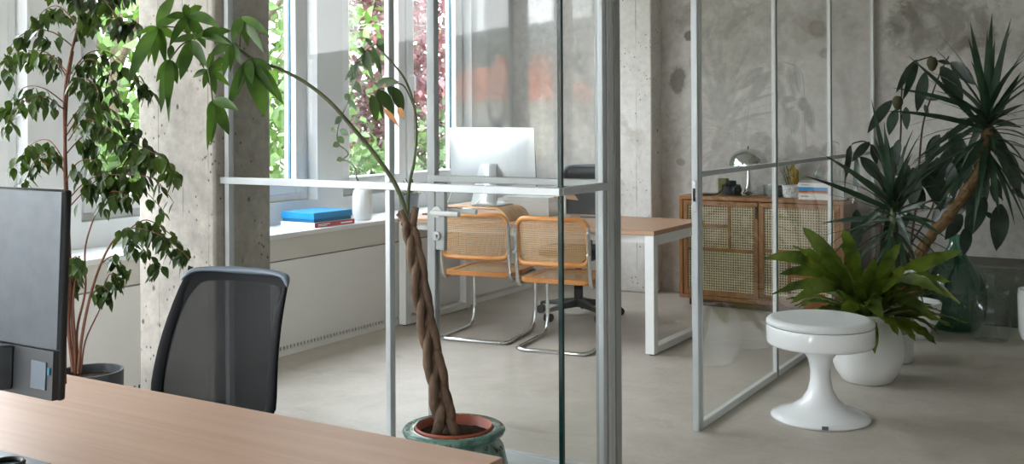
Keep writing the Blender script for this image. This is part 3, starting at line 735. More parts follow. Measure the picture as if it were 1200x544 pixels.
bt = thing('spray_bottle', 'small bright blue bottle at the radiator end of the table', 'bottle', (max(q.x, TX0+.06), q.y, ZT_))
MB().lathe([(0, 0), (.013, 0), (.015, .004), (.015, .075), (.010, .086), (.008, .09), (0, .09)], bt.location, 20).build('body', plain('blue_bottle_plastic', '0f6fd0', .3), bt)
MB().lathe([(0, .09), (.009, .09), (.009, .108), (0, .108)], bt.location, 16).build('cap', M['black'], bt)

# ================================================================== ON THE WINDOW SILL
ZS = .732
a, b, c_ = on_z(368.5, 267.5, ZS), on_z(415, 261.6, ZS), on_z(334, 263.7, ZS)
ux = (b-a); ux.z = 0; L1 = ux.length; ux.normalize(); uy = V((-ux.y, ux.x, 0)); W1 = min((c_-a).length, .30)
BM = Matrix(((ux.x, uy.x, 0, a.x), (ux.y, uy.y, 0, a.y), (0, 0, 1, ZS), (0, 0, 0, 1)))
rb = thing('book', 'red and white book lying under the blue box on the window sill', 'book', a)
MB().box((.003, .003, .003), (L1-.003, W1-.003, .027), BM).build('pages', M['paper'], rb)
cov = MB().box((0, 0, 0), (L1, W1, .003), BM).box((0, 0, .027), (L1, W1, .030), BM); cov.build('cover', M['paper'], rb)
MB().box((0, -.003, 0), (L1, 0, .030), BM).build('spine', M['red'], rb, bev=.001)
for (x0, x1, z0, z1) in ((.03, .14, .016, .021), (.03, .11, .008, .012), (.24, .35, .010, .018)):
    MB().box((x0, -.0036, z0), (min(x1, L1-.01), -.003, z1), BM).build('spine_print', M['paper'], rb)
z0 = .030
bb = thing('document_box', 'bright blue flat box lying on top of the red book', 'box', a + V((0, 0, z0)))
MB().box((.012, .015, z0), (L1-.012, W1-.012, z0+.045), BM).build('tray', plain('deep_blue_card', '0b6ea3', .4), bb, bev=.002)
MB().box((.006, .010, z0+.022), (L1-.006, W1-.006, z0+.062), BM).build('lid', M['blue'], bb, bev=.002)
vp = on_z(424.5, 258.5, ZS) + V((-.03, .04, 0))
vs_ = thing('vase', 'white fluted ceramic vase on the window sill', 'vase', vp)
vm = MB(); n = 48; pr = [(.0, .0), (.046, .0), (.058, .012), (.066, .05), (.066, .16), (.060, .195), (.046, .212), (.030, .216), (.028, .206), (.028, .10), (0, .10)]
vv, ff = [], []
for (r, z) in pr:
    for k in range(n):
        aa = 2*PI*k/n; rr_ = r*(1 + (.028*abs(math.sin(aa*7)) if .045 < r else 0)); vv.append(vp + V((rr_*math.cos(aa), rr_*math.sin(aa), z)))
for i in range(len(pr)-1):
    for k in range(n): k2 = (k+1) % n; ff.append((i*n+k, i*n+k2, (i+1)*n+k2, (i+1)*n+k))
vm.add(vv, ff).build('body', M['ceramic'], vs_, sharp=50)
# curly green twig in the vase
DV = (vp - EYE).dot(FW)
tw = thing('curly_twig', 'thin curly green twig with small leaves standing in the white vase', 'twig', vp + V((0, 0, .11)))
pts = [vp + V((0, 0, .11)), vp + V((0, 0, .215))] + [dep(x, y, DV) for x, y in ((418, 209), (416, 197), (408, 189), (402, 187), (408, 181), (404, 175), (397, 169), (395, 156), (400, 137), (409, 117), (416, 95), (421, 72), (430, 58), (441, 52))]
MB().tube(spline(pts, 5), taper(.007, .004, len(spline(pts, 5))), 7).build('stem', M['stem'], tw)
lm = MB()
for (x, y, tx, ty) in ((421, 72, 404, 95), (423, 66, 431, 82), (430, 58, 424, 78), (441, 52, 451, 62), (436, 54, 447, 88), (441, 52, 452, 48), (428, 62, 418, 56), (431, 58, 438, 75), (418, 88, 410, 94), (416, 95, 424, 112), (409, 117, 404, 110), (409, 117, 417, 128), (400, 137, 392, 146), (395, 156, 388, 150), (395, 160, 403, 168), (397, 169, 390, 172), (398, 152, 409, 158), (436, 54, 428, 44), (441, 52, 456, 60), (425, 64, 411, 92), (430, 58, 437, 98), (402, 187, 394, 188), (420, 75, 412, 105)):
    a_ = dep(x, y, DV + R.uniform(-.03, .03)); lm.leaf_to(a_, dep(tx, ty, DV + R.uniform(-.09, .09)), R.uniform(.035, .05), .08, 5, R.uniform(-.6, .6))
lm.build('foliage', M['pachdark'], tw)
# slate pot with small plant
gp_ = on_z(479, 249.5, ZS); gp_.x = min(gp_.x, -4.5)
pp = thing('potted_plant', 'small leafy green plant in a slate grey pot on the window sill', 'potted plant', gp_)
MB().lathe([(0, 0), (.055, 0), (.06, .006), (.078, .14), (.074, .14), (.058, .02), (0, .02)], gp_, 32).build('pot', M['greypot2'], pp)
MB().disc(.072, .125, gp_, 24).build('soil', M['soil'], pp)
lm = MB()
for k in range(110):
    a_ = R.uniform(0, 2*PI); e_ = R.uniform(.1, 1.3); s0 = gp_ + V((R.uniform(-.04, .04), R.uniform(-.04, .04), .13)); d = V((math.cos(a_)*math.cos(e_), math.sin(a_)*math.cos(e_), math.sin(e_)))
    lm.leaf(s0 + d*R.uniform(.0, .08), d, R.uniform(.03, .06), .02, R.uniform(.3, 1.2), 3)
lm.build('foliage', M['pachira'], pp)

# ================================================================== SIDEBOARD AND WHAT STANDS ON IT
SX0, SX1, SY0, SY1, SZ = -3.06, -1.835, 7.46, 7.87, .825
sb = thing('sideboard', 'oak sideboard with woven cane doors against the concrete wall', 'sideboard', ((SX0+SX1)/2, 7.66, 0))
T_ = .028
m = MB().box((SX0, SY0, SZ-T_), (SX1, SY1, SZ)).box((SX0, SY0, .055), (SX1, SY1, .055+T_)).box((SX0, SY0, .055+T_), (SX0+T_, SY1, SZ-T_)).box((SX1-T_, SY0, .055+T_), (SX1, SY1, SZ-T_))
m.build('carcass', M['oak'], sb, bev=.003)
BX((SX0+T_, SY1-.02, .083), (SX1-T_, SY1-.008, SZ-T_)).build('back_panel', M['darkwood'], sb)  # dark wood puts the cabinet's inner shade into the colour
BX((SX0+T_, SY0+.14, .43), (SX1-T_, SY1-.02, .445)).build('shelf', M['darkwood'], sb)  # darkened like the back panel, standing in for interior shade
cx_ = (SX0+SX1)/2
BX((cx_-.012, SY0+.03, .083), (cx_+.012, SY1-.02, SZ-T_)).build('divider', M['oak'], sb)
BX((SX0+.06, SY0+.05, 0), (SX1-.06, SY1-.05, .055)).build('plinth', M['darkwood'], sb)
zlo, zhi = .087, SZ-T_-.006
for flip in (0, 1):
    x0 = SX0+T_+.004 if not flip else cx_+.004; x1 = cx_-.004 if not flip else SX1-T_-.004
    W_, H_ = x1-x0, zhi-zlo; s_ = .034; yf0, yf1 = SY0+.004, SY0+.026
    def cell(u0, w0, u1, w1): # normalised rectangle, turned half round for the second door
        if flip: u0, u1, w0, w1 = 1-u1, 1-u0, 1-w1, 1-w0
        return x0+u0*W_, zlo+w0*H_, x0+u1*W_, zlo+w1*H_
    fr = MB()
    fr.box((x0, yf0, zlo), (x0+s_, yf1, zhi)).box((x1-s_, yf0, zlo), (x1, yf1, zhi)).box((x0+s_, yf0, zlo), (x1-s_, yf1, zlo+s_)).box((x0+s_, yf0, zhi-s_), (x1-s_, yf1, zhi))
    h = .011
    def bar(u0, w0, u1, w1):
        a0, b0, a1, b1 = cell(u0, w0, u1, w1)
        if abs(a1-a0) < 1e-4: fr.box((a0-h, yf0+.001, b0), (a0+h, yf1, b1))
        else: fr.box((a0, yf0+.001, b0-h), (a1, yf1, b0+h))
    k_ = s_/W_; kz = s_/H_
    bar(k_, .49, 1-k_, .49); bar(.62, .49, .62, 1-kz); bar(k_, .735, .62, .735)
    if flip is None: pass
    d_ = fr.build('door', M['oak'], sb, bev=.002)
    BX((x0+s_*.6, yf0+.010, zlo+s_*.6), (x1-s_*.6, yf0+.012, zhi-s_*.6)).build('cane_panel', M['cane_side'], d_, smooth=False)
    hx_ = x1-.012 if not flip else x0+.012
    if not flip: BX((hx_-.006, yf0-.008, zhi-.12), (hx_+.010, yf0, zhi-.03)).build('latch', M['black'], d_, bev=.002)
def on_side(px, py, back=.1): 
    p = on_z(px, py, SZ); p.y = min(max(p.y, SY0+back), SY1-back); d = ray(px, py); d = V((d.x, d.y, 0)); q = V((0, 0, SZ)) + d*(p.y/d.y); return V((q.x, q.y, SZ))
# camera
q = on_side(857, 229, .10)
cm = thing('camera', 'black camera with its lens and strap on the sideboard', 'camera', q)
MC = Matrix.Translation(q) @ Matrix.Rotation(.85, 4, 'Z')
MB().box((-.068, -.028, 0), (.068, .028, .082), MC).build('body', M['black'], cm, bev=.010, seg=3)
MB().prism([(-.03, -.026), (.03, -.026), (.024, .024), (-.024, .024)], .08, .112, MC).build('viewfinder_hump', M['black'], cm, bev=.006)
ln = MB().tube([MC @ V((.01, -.028, .042)), MC @ V((.01, -.075, .042)), MC @ V((.01, -.08, .042))], [.036, .038, .035], 28); lo_ = ln.build('lens', M['black'], cm)
MB().tube([MC @ V((.01, -.079, .042)), MC @ V((.01, -.0815, .042))], .027, 24).build('front_glass', plain('dark_lens_glass', '10141c', .05), lo_)
MB().box((-.064, -.03, .01), (-.045, -.026, .07), MC).tube([MC @ V((-.048, 0, .082)), MC @ V((-.048, 0, .092))], .010, 12).build('grip', M['dark'], cm)
MB().tube(spline([MC @ V((-.068, 0, .06)), MC @ V((-.11, -.03, .03)), MC @ V((-.15, -.02, .0105)), MC @ V((-.21, -.01, .0105)), MC @ V((-.25, .02, .0105)), MC @ V((-.20, .05, .0105)), MC @ V((-.10, .04, .0105)), MC @ V((-.068, .02, .05))], 6), .006, 8).build('strap', M['black'], cm)
q = on_side(843, 228, .15); q.y = SY1-.10; d = ray(848, 226); q = V((d.x, d.y, 0))*(q.y/d.y) + V((0, 0, SZ))
solo(BX((q.x-.034, q.y-.03, SZ), (q.x+.034, q.y+.03, SZ+.118)), 'small_box', M['kraft'], 'small olive card box behind the camera on the sideboard', 'box', bev=.002)
# lamp
q = on_side(877, 228.5, .17)
lp = thing('table_lamp', 'polished chrome dome table lamp on the sideboard', 'lamp', q)
MB().lathe([(0, 0), (.078, 0), (.08, .004), (.055, .012), (.034, .03), (.022, .065), (.015, .11), (.012, .20), (.012, .262), (0, .262)], q, 40).build('base_stem', M['chrome'], lp)
pf = [(.0, .352)] + [(.146*math.sin(a_), .225 + .128*math.cos(a_)) for a_ in [PI/2*k/14 for k in range(1, 15)]] + [(.142, .224)] + [(.142*math.sin(a_), .223 + .123*math.cos(a_)) for a_ in [PI/2*(1-k/10) for k in range(0, 10)]] + [(0, .347)]
MB().lathe(pf, q, 48).build('lamp_shade', M['chrome'], lp)
MB().lathe([(0, .35), (.005, .35), (.005, .365), (.003, .372), (0, .372)], q, 12).build('finial', M['black'], lp)
# tumbler
M['cleargl'] = glassy('clear_bottle_glass', (.90, .93, .92, 1), (1, 1, 1, 1), .06)
q = on_side(900, 231, .14)
solo(MB().lathe([(0, .0), (.031, 0), (.036, .09), (.034, .09), (.030, .008), (0, .008)], q, 28), 'drinking_glass', M['cleargl'], 'clear drinking glass on the sideboard beside the chrome lamp', 'glass')
q = on_side(911, 231.5, .16)
solo(MB().lathe([(0, 0), (.036, 0), (.036, .075), (.038, .08), (.036, .085), (0, .085)], q, 28), 'tin', M['dark'], 'small dark tin half hidden behind a white partition post', 'tin')
# potted conifer-like plant
q = on_side(927, 232.5, .12)
sp = thing('potted_plant', 'dark feathery little plant in a white marbled pot on the sideboard', 'potted plant', q)
t = NT('marbled_white_pot'); nz = t.noise(t.mapping(t.coord(), (1, 1, 2.4), (0, 0, 0), (.5, .3, 0)), 14, 5, .6, 1.5); M['marble'] = t.done(t.pbr(t.ramp(t.val(nz, .52, .6), [(0, lin('e9ebec')), (1, lin('b6bcc0'))]), .4))
MB().lathe([(0, 0), (.040, 0), (.050, .006), (.064, .095), (.060, .095), (.05, .02), (0, .02)], q, 32).build('pot', M['marble'], sp)
MB().disc(.058, .082, q, 24).build('soil', M['soil'], sp)
lm = MB(); sm = MB()
for k in range(9):
    b0 = q + V((R.uniform(-.03, .01), R.uniform(-.02, .02), .08)); tip = b0 + V((R.uniform(-.07, .025), R.uniform(-.03, .03), R.uniform(.06, .17)))
    sm.tube([b0, tip], .0022, 5)
    for j in range(16):
        s0 = b0.lerp(tip, j/15); a_ = R.uniform(0, 6.28); lm.leaf(s0, V((math.cos(a_), math.sin(a_), .5)), .036, .014, .6, 2, 'lance')
lm.build('foliage', plain('dark_grey_green_sprigs', '3a4436', .6, 0, .3), sp); sm.build('stem', M['stem'], sp)
# yellow bottle
t = NT('yellow_bottle_glass'); g_ = t.n('ShaderNodeBsdfTransparent'); g_.inputs[0].default_value = (.80, .62, .05, 1)
M['yglass'] = t.done(t.mixsh(.45, g_.outputs[0], t.pbr(lin('c9b222'), .12, 0, None, .5)))
q = on_side(929.5, 228, .07); q.y = SY1-.07; d = ray(929.5, 228); q = V((d.x, d.y, 0))*(q.y/d.y) + V((0, 0, SZ))
yb = thing('bottle', 'yellow liqueur bottle with a pale cork behind the marbled pot', 'bottle', q)
MB().lathe([(0, 0), (.038, 0), (.042, .006), (.042, .165), (.038, .19), (.022, .205), (.014, .212), (.013, .235), (0, .235)], q, 32).build('body', M['yglass'], yb)
MB().lathe([(0, .235), (.014, .235), (.015, .262), (0, .264)], q, 20).build('cork', plain('pale_cork', 'c9a888', .8), yb)
vs, fs = [], []
for i in range(9):
    a_ = -PI/2 - .55 + (i/8)*1.0; 
    for z in (.055, .145): vs.append(q + V((.0428*math.cos(a_), .0428*math.sin(a_), z)))
for i in range(8): fs.append((i*2, i*2+2, i*2+3, i*2+1))
MB().add(vs, fs).build('paper_label', plain('gold_paper_label', 'cfa23a', .5, 0, .15, 60), yb)
# stack of books
q = on_side(957, 233.5, .10); z = SZ
for k, (th, L_, D_, mm, lab, rot) in enumerate(((.045, .215, .16, 'paper', 'thick white book at the bottom of the stack on the sideboard', .0), (.009, .22, .165, 'yellow', 'thin yellow book just above the thick white book', .03), (.009, .205, .16, 'red', 'thin red book below the blue book in the stack', .0), (.026, .21, .16, 'blue', 'bright blue book in the middle of the stack on the sideboard', .02), (.03, .215, .165, 'paper', 'white book just above the blue book in the stack', -.02), (.02, .20, .155, 'greybook', 'grey book at the top of the stack on the sideboard', .03))):
    MK = Matrix.Translation((q.x, q.y, z)) @ Matrix.Rotation(rot, 4, 'Z')
    bk = thing('book', lab, 'book', (q.x, q.y, z), 'books stacked on the sideboard')
    c2 = .003 if th > .012 else .0015
    MB().box((-L_/2, -D_/2, 0), (L_/2, D_/2, c2), MK).box((-L_/2, -D_/2, th-c2), (L_/2, D_/2, th), MK).box((-L_/2, -D_/2-.002, 0), (L_/2, -D_/2+.002, th), MK).build('cover', M[mm], bk)
    MB().box((-L_/2+.004, -D_/2+.002, c2), (L_/2-.004, D_/2-.004, th-c2), MK).build('pages', M['paper'], bk)
    if k in (0, 4): MB().box((-L_/2+.02, -D_/2-.0026, th*.4), (-L_/2+.075, -D_/2-.002, th*.62), MK).build('spine_print', M['greybook'], bk)
    z += th
gq = V((q.x+.02, q.y, z))
solo(MB().lathe([(0, .0), (.028, 0), (.042, .02), (.046, .045), (.04, .066), (.036, .07), (.034, .066), (.042, .045), (.038, .02), (0, .006)], gq, 28), 'glass_bowl', M['cleargl'], 'small clear glass bowl on top of the stacked books', 'bowl')
q = on_side(983, 236, .12)
solo(MB().prism([(q.x-.05, q.y-.045), (q.x+.05, q.y-.045), (q.x+.05, q.y+.045), (q.x-.05, q.y+.045)], SZ, SZ+.10), 'paper_box', M['paper'], 'white box at the plant end of the sideboard', 'box', bev=.004)

# ================================================================== STOOL
sc_ = dep(961.5, 470, 4.93); sc_.z = 0
so = thing('stool', 'round white pedestal stool with a padded vinyl seat', 'stool', sc_)
MB().lathe([(0, .0), (.222, .0), (.228, .006), (.226, .014), (.19, .03), (.13, .052), (.085, .085), (.058, .13), (.047, .18), (.046, .225), (.058, .28), (.09, .325), (.12, .345), (0, .347)], sc_, 64).build('pedestal', M['white_gloss'], so, sharp=60)
MB().lathe([(0, .345), (.236, .345), (.243, .352), (.246, .36), (.246, .428), (.243, .434), (0, .434)], sc_, 64).build('seat_drum', M['white_gloss'], so, sharp=50)
MB().lathe([(0, .436), (.240, .436), (.245, .441), (.246, .452), (.238, .463), (.214, .469), (.196, .466), (.18, .4645), (0, .4645)], sc_, 64).build('seat_pad', M['vinyl'], so, sharp=60)
MB().lathe([(0, .4335), (.238, .4335), (.238, .4365), (0, .4365)], sc_, 48).build('seam', M['dark'], so)
MB().lathe([(0, 0), (.219, 0), (.219, -.0), (.0, .001)], sc_, 12)
tgp = on_z(966, 499, .015); d_ = (tgp-sc_); a_ = math.atan2(d_.y, d_.x)
for k in range(1):
    TG = Matrix.Translation(sc_) @ Matrix.Rotation(a_, 4, 'Z')
    MB().box((.2225, -.014, .006), (.2292, .014, .022), TG).build('tag', M['slate'], so)
# ================================================================== PLANTS
def gdir(i, n, e0, e1, a0=0.):
    a = a0 + i*2.39996; e = lerp(e0, e1, i/(max(1, n-1))); return V((math.cos(a)*math.cos(e), math.sin(a)*math.cos(e), math.sin(e)))
# ---- bird's nest fern in round white pot
fc = dep(1016, 430, 5.62); fc.z = 0
fn = thing('potted_fern', 'broad-leaved green fern in a round white pot behind the stool', 'potted plant', fc)
pr = [(0, 0), (.115, 0), (.128, .006), (.162, .06), (.186, .13), (.19, .18), (.180, .25), (.150, .325), (.136, .35), (.140, .362), (.134, .366), (.126, .352), (.14, .31), (.10, .30), (0, .30)]
MB().lathe(pr, fc, 56).build('pot', M['ceramic'], fn, sharp=60)
MB().disc(.138, .325, fc, 32).build('soil', M['soil'], fn)
lm = MB(); n = 78
for i in range(n):
    d = gdir(i, n, 1.32, .30, .4); e = i/n
    L_ = R.uniform(.34, .46) if i > 22 else R.uniform(.20, .38)
    lm.leaf(fc + V((d.x*.045, d.y*.045, .325)), d, L_, R.uniform(.054, .08), R.uniform(.7, 1.5)*(.35+.75*e), 12, 'frond', .26, R.uniform(.003, .008), R.uniform(-.5, .5))
for (px, py, tx, ty, w, bw) in ((1000, 345, 893, 303, .072, .2), (985, 330, 940, 266, .085, .05), (1000, 325, 988, 268, .085, .03), (1040, 330, 1128, 294, .075, .12), (1030, 340, 1105, 345, .075, .25), (990, 350, 905, 345, .06, .25), (1040, 345, 1125, 356, .065, .3), (1000, 340, 930, 289, .055, .15), (1030, 355, 1095, 374, .07, .25), (995, 355, 925, 357, .06, .25), (1000, 345, 912, 322, .065, .2), (1030, 350, 1062, 312, .07, .1), (1035, 345, 1088, 320, .075, .2), (1010, 360, 980, 372, .08, .2), (1020, 360, 1035, 375, .085, .2), (990, 335, 960, 290, .07, .1), (1030, 335, 1055, 285, .06, .1), (1040, 350, 1115, 330, .065, .25)):
    b = dep(lerp(1015, px, .5), lerp(355, py, .5), 5.55); lm.leaf_to(b, dep(tx, ty, 5.47 + R.uniform(-.3, .05)), w, bw, 11, R.uniform(-.5, .5), 'frond', .3, None, R.uniform(.006, .012))
for p in lm.v: p.x = max(p.x, XA + .045)
lm.build('fronds', M['fern'], fn, sharp=180)
# ---- dracaena in two-tone cylinder pot
dc_ = dep(1037, 415, 6.12); dc_.z = 0
DD = (dc_-EYE).dot(FW)
dr = thing('potted_dracaena', 'spiky dark dracaena with a single crown in a two-tone grey cylinder pot', 'potted plant', dc_)
pt = MB().lathe([(0, 0), (.152, 0), (.158, .008), (.160, .17)], dc_, 48).build('pot', plain('speckled_white_glaze', 'c9cbcb', .5, 0, .12, 120), dr)
MB().lathe([(.160, .17), (.162, .36), (.156, .36), (.152, .30), (0, .30)], dc_, 48).build('pot_band', M['concretepot'], pt)
MB().disc(.152, .33, dc_, 32).build('soil', M['soil'], dr)
top = dep(1047, 238, DD)
st = spline([dc_ + V((0, 0, .32)), dep(1046, 330, DD), dep(1048, 290, DD), top], 5)
MB().tube(st, taper(.028, .022, len(st)), 10).build('stem', M['stem'], dr)
lm = MB(); n = 54
for i in range(n):
    d = gdir(i, n, 1.35, -.75, 1.0); h = lerp(.03, -.22, i/n)
    lm.leaf(top + V((0, 0, h)), d, R.uniform(.34, .5), R.uniform(.032, .044), R.uniform(.25, 1.0), 7, 'lance', .25, 0, R.uniform(-.3, .3))
for (tx, ty) in ((1021, 116), (1036, 142), (966, 182), (942, 206), (962, 262), (1112, 152), (1100, 262), (1110, 280), (975, 300), (1072, 300), (1060, 170), (1030, 300), (1090, 235)):
    lm.leaf_to(top + V((0, 0, R.uniform(-.1, .02))), dep(tx, ty, DD + R.uniform(-.25, .2)), .043, .05, 8, R.uniform(-.6, .6), 'lance')
lm.build('leaves', M['yucca'], dr, sharp=180)
# ---- yucca with leaning bare trunk, faceted white pot
yc = dep(1068, 385, 6.72); yc.z = 0
yu = thing('potted_yucca', 'tall spiky yucca with a leaning flaky trunk in a tapered white pot', 'potted plant', yc)
n = 10; pf = [(0, 0), (.085, 0), (.17, .13), (.185, .235), (.172, .235), (.15, .19), (0, .19)]
MB().lathe(pf, yc, n).build('pot', M['ceramic'], yu, smooth=False)
MB().disc(.158, .205, yc, 20).build('soil', M['soil'], yu)
YDp = 6.6
tr = spline([yc + V((0, 0, .2)), dep(1072, 312, 6.68), dep(1090, 278, 6.66), dep(1110, 255, 6.62), dep(1132, 225, YDp), dep(1150, 196, YDp), dep(1157, 150, YDp)], 5)
MB().tube([p + V((R.uniform(-.006, .006), R.uniform(-.006, .006), 0)) for p in tr], [.034*R.uniform(.85, 1.2) for _ in tr[:-1]] + [.025], 10).build('trunk', M['bark3'], yu)
top = dep(1157, 135, YDp); lm = MB(); n = 64
for i in range(n):
    d = gdir(i, n, 1.40, -.9, .2); h = lerp(.04, -.25, i/n)
    lm.leaf(top + V((0, 0, h)), d, R.uniform(.42, .62), R.uniform(.040, .056), R.uniform(.2, 1.05), 7, 'lance', .25, 0, R.uniform(-.3, .3))
for (tx, ty, w) in ((1137, 26, .055), (1157, 36, .05), (1166, 46, .045), (1185, 21, .055), (1197, 84, .06), (1065, 66, .045), (1046, 103, .045), (1038, 130, .045), (1075, 75, .045), (1200, 122, .04), (1198, 150, .05), (1194, 205, .055), (1185, 220, .05), (1125, 200, .05), (1110, 235, .05), (1150, 235, .055), (1070, 190, .05), (1060, 210, .04)):
    lm.leaf_to(top + V((0, 0, R.uniform(-.12, .03))), dep(tx, ty, YDp + R.uniform(-.3, .2)), w, .04, 8, R.uniform(-.6, .6), 'lance')
lm.build('leaves', M['yucca'], yu, sharp=180)
# ---- umbrella tree / rubber plant with big drooping leaves, terracotta pot standing behind
uc = dep(1052, 372, 7.06); uc.z = 0
ub = thing('potted_umbrella_tree', 'umbrella tree with large drooping oval leaves behind the spiky plants', 'potted plant', uc)
MB().lathe([(0, 0), (.11, 0), (.115, .005), (.145, .26), (.152, .262), (.152, .30), (.142, .30), (.135, .24), (0, .24)], uc, 40).build('pot', M['terracotta'], ub)
MB().disc(.138, .26, uc, 24).build('soil', M['soil'], ub)
UD = 7.0; br = MB()
def bt_(pts, r0, r1): s_ = spline([uc + V((0, 0, .25))] + [dep(x, y, UD) for x, y in pts] if pts[0] != 'x' else [dep(x, y, UD) for x, y in pts[1:]], 5); br.tube(s_, taper(r0, r1, len(s_)), 8)
bt_([(1036, 320), (1033, 260), (1046, 215), (1055, 165), (1056, 120), (1062, 80), (1092, 66)], .009, .004)
bt_([(1062, 320), (1068, 280), (1075, 230), (1078, 180), (1083, 140), (1100, 90), (1112, 66)], .010, .004)
bt_(['x', (1046, 215), (1020, 170), (1000, 168), (988, 178)], .006, .004)
bt_(['x', (1078, 200), (1120, 190), (1160, 200), (1175, 235)], .008, .004)
bt_(['x', (1075, 240), (1105, 230), (1125, 215)], .008, .004)
bt_(['x', (1068, 285), (1095, 235), (1085, 190)], .006, .004)
for p in br.v: p.x = max(p.x, XA + .045)
br.build('branch', M['bark2'], ub)
lm = MB()
A = lambda zx, zy: (960 + zx*.2572, 20 + zy*.2572); B = lambda zx, zy: (960 + zx*.294, 140 + zy*.294)
LV = [(A, 445, 195, 350, 345, 9), (A, 450, 205, 380, 380, 9), (A, 485, 250, 445, 435, 13), (A, 555, 225, 655, 385, 22), (A, 600, 205, 712, 310, 18), (A, 330, 380, 220, 530, 12), (A, 350, 420, 318, 540, 12), (A, 395, 410, 400, 515, 12), (A, 475, 365, 560, 372, 9), (A, 480, 400, 500, 450, 10), (A, 540, 200, 600, 215, 5),
 (B, 125, 105, 60, 310, 12), (B, 140, 140, 132, 338, 15), (B, 165, 150, 255, 255, 13), (B, 430, 170, 470, 290, 18), (B, 385, 205, 370, 358, 17), (B, 520, 115, 478, 255, 16), (B, 550, 140, 558, 282, 16), (B, 725, 338, 705, 525, 20), (B, 660, 310, 585, 480, 20), (B, 640, 280, 585, 385, 18), (B, 690, 255, 700, 330, 14), (B, 770, 275, 818, 320, 11), (B, 745, 115, 800, 310, 13), (B, 510, 320, 450, 440, 22), (B, 470, 330, 560, 330, 14), (B, 600, 180, 590, 290, 14), (B, 290, 130, 330, 190, 12), (B, 280, 160, 300, 230, 13), (B, 350, 360, 330, 450, 14), (B, 400, 190, 440, 290, 14), (B, 570, 380, 500, 480, 16), (B, 590, 430, 575, 545, 13), (B, 100, 130, 70, 230, 10), (B, 200, 90, 130, 170, 9), (B, 210, 100, 230, 180, 12), (B, 660, 370, 700, 400, 9), (B, 480, 60, 440, 150, 13), (B, 530, 50, 560, 170, 13), (B, 150, 360, 140, 540, 14)]
LV += [(B, x, y, x + R.uniform(-70, 70), y + R.uniform(90, 150), R.uniform(12, 17)) for x, y in [(R.uniform(230, 700), R.uniform(40, 260)) for _ in range(20)]]
for (f, x0, y0, x1, y1, w) in LV:
    s_ = .2572 if f is A else .294; dd = UD + R.uniform(-.2, .18); p0, p1 = dep(*f(x0, y0), dd), dep(*f(x1, y1), dd + R.uniform(-.15, .1))
    lm.leaf_to(p0, p1, min(w*1.2*s_/FPX*7*3.4, .37*(p1-p0).length), .04, 8, R.uniform(-.5, .5), 'oval', .14)
for p in lm.v: p.x = max(p.x, XA + .045)
lm.build('leaves', M['rubber'], ub, sharp=180)
for (f, x, y) in ((A, 515, 215), (A, 357, 393)): MB().lathe([(0, -.05), (.02, -.035), (.036, 0), (.034, .025), (.02, .045), (0, .05)], dep(*f(x, y), UD-.05), 12).build('leaf_bud', M['bud'], ub)
# ---- demijohn and clear jar
M['green_glass'] = glassy('green_bottle_glass', (.38, .66, .54, 1), (1, 1, 1, 1), .08)
dj = dep(1119, 380, 7.02); dj.z = 0; dj.y = 7.48; d = ray(1119, 380); dj = V((d.x, d.y, 0))*(7.48/d.y)
solo(MB().lathe([(0, .022), (.08, .012), (.125, .0), (.155, .02), (.19, .10), (.203, .19), (.195, .27), (.16, .36), (.11, .44), (.065, .51), (.038, .56), (.032, .60), (.036, .612), (.036, .63), (.027, .63)], dj, 56), 'demijohn', M['green_glass'], 'big green glass demijohn on the floor against the concrete wall', 'bottle', sharp=60)
cj = dep(1161, 390, 6.63); cj.z = 0
solo(MB().lathe([(0, .015), (.07, .006), (.095, .0), (.108, .015), (.118, .09), (.124, .18), (.118, .235), (.09, .275), (.055, .30), (.035, .325), (.030, .36), (.030, .395), (.038, .40), (.038, .415), (.028, .418)], cj, 48), 'glass_jar', M['cleargl'], 'clear glass bottle on the floor beside the green demijohn', 'bottle', sharp=60)
wp = dep(1228, 385, 6.1); wp.z = 0
pot = thing('planter', 'tall white planter only partly in view at the right edge', 'planter', wp)
MB().lathe([(0, .09), (.10, .09), (.14, .11), (.155, .16), (.16, .36), (.155, .40), (.145, .40), (.145, .34), (0, .34)], wp, 40).build('bowl', M['white_gloss'], pot)
MB().lathe([(0, 0), (.07, 0), (.07, .09), (0, .09)], wp, 24).build('foot', M['white_gloss'], pot)

# ---- braided money tree
t = NT('mottled_teal_glaze'); v = t.coord(); n1 = t.noise(v, 9, 6, .7, .8); n2 = t.noise(t.mapping(v, (1, 1, .7), (3, 1, 2)), 30, 4, .7)
c = t.ramp(n1, [(.35, lin('2f4f48')), (.5, lin('557a70')), (.66, lin('7c9a90'))]); c = t.mix(t.val(t.math('ADD', t.math('MULTIPLY', n2, .55), t.math('MULTIPLY', n1, .45)), .52, .60), c, lin('3a2e26')); c = t.mix(t.math('MULTIPLY', t.val(t.noise(v, 17, 4), .6, .68), .6), c, lin('a8b0a2'))
M['glaze'] = t.done(t.pbr(c, .22, 0, t.bump(n2, .15, .003), .5))
mp = dep(532, 500, 3.56); mp.z = 0
mt = thing('potted_money_tree', 'braided money tree in a mottled teal glazed pot behind the front desk', 'potted plant', mp)
MB().lathe([(0, 0), (.11, 0), (.115, .008), (.15, .08), (.176, .17), (.182, .24), (.168, .30), (.148, .328), (.152, .338), (.170, .346), (.174, .356), (.168, .364), (.136, .363), (.132, .352), (.135, .25), (0, .25)], mp, 64).build('pot', M['glaze'], mt, sharp=60)
MB().lathe([(.133, .366), (.128, .372), (.122, .366), (.118, .31), (.10, .30), (0, .30)], mp, 48).lathe([(.133, .366), (.131, .355), (.131, .30)], mp, 48).build('inner_pot', M['terracotta'], mt, sharp=60)
so_ = MB(); n = 24
vs = [mp + V((0, 0, .352))]; fs = []
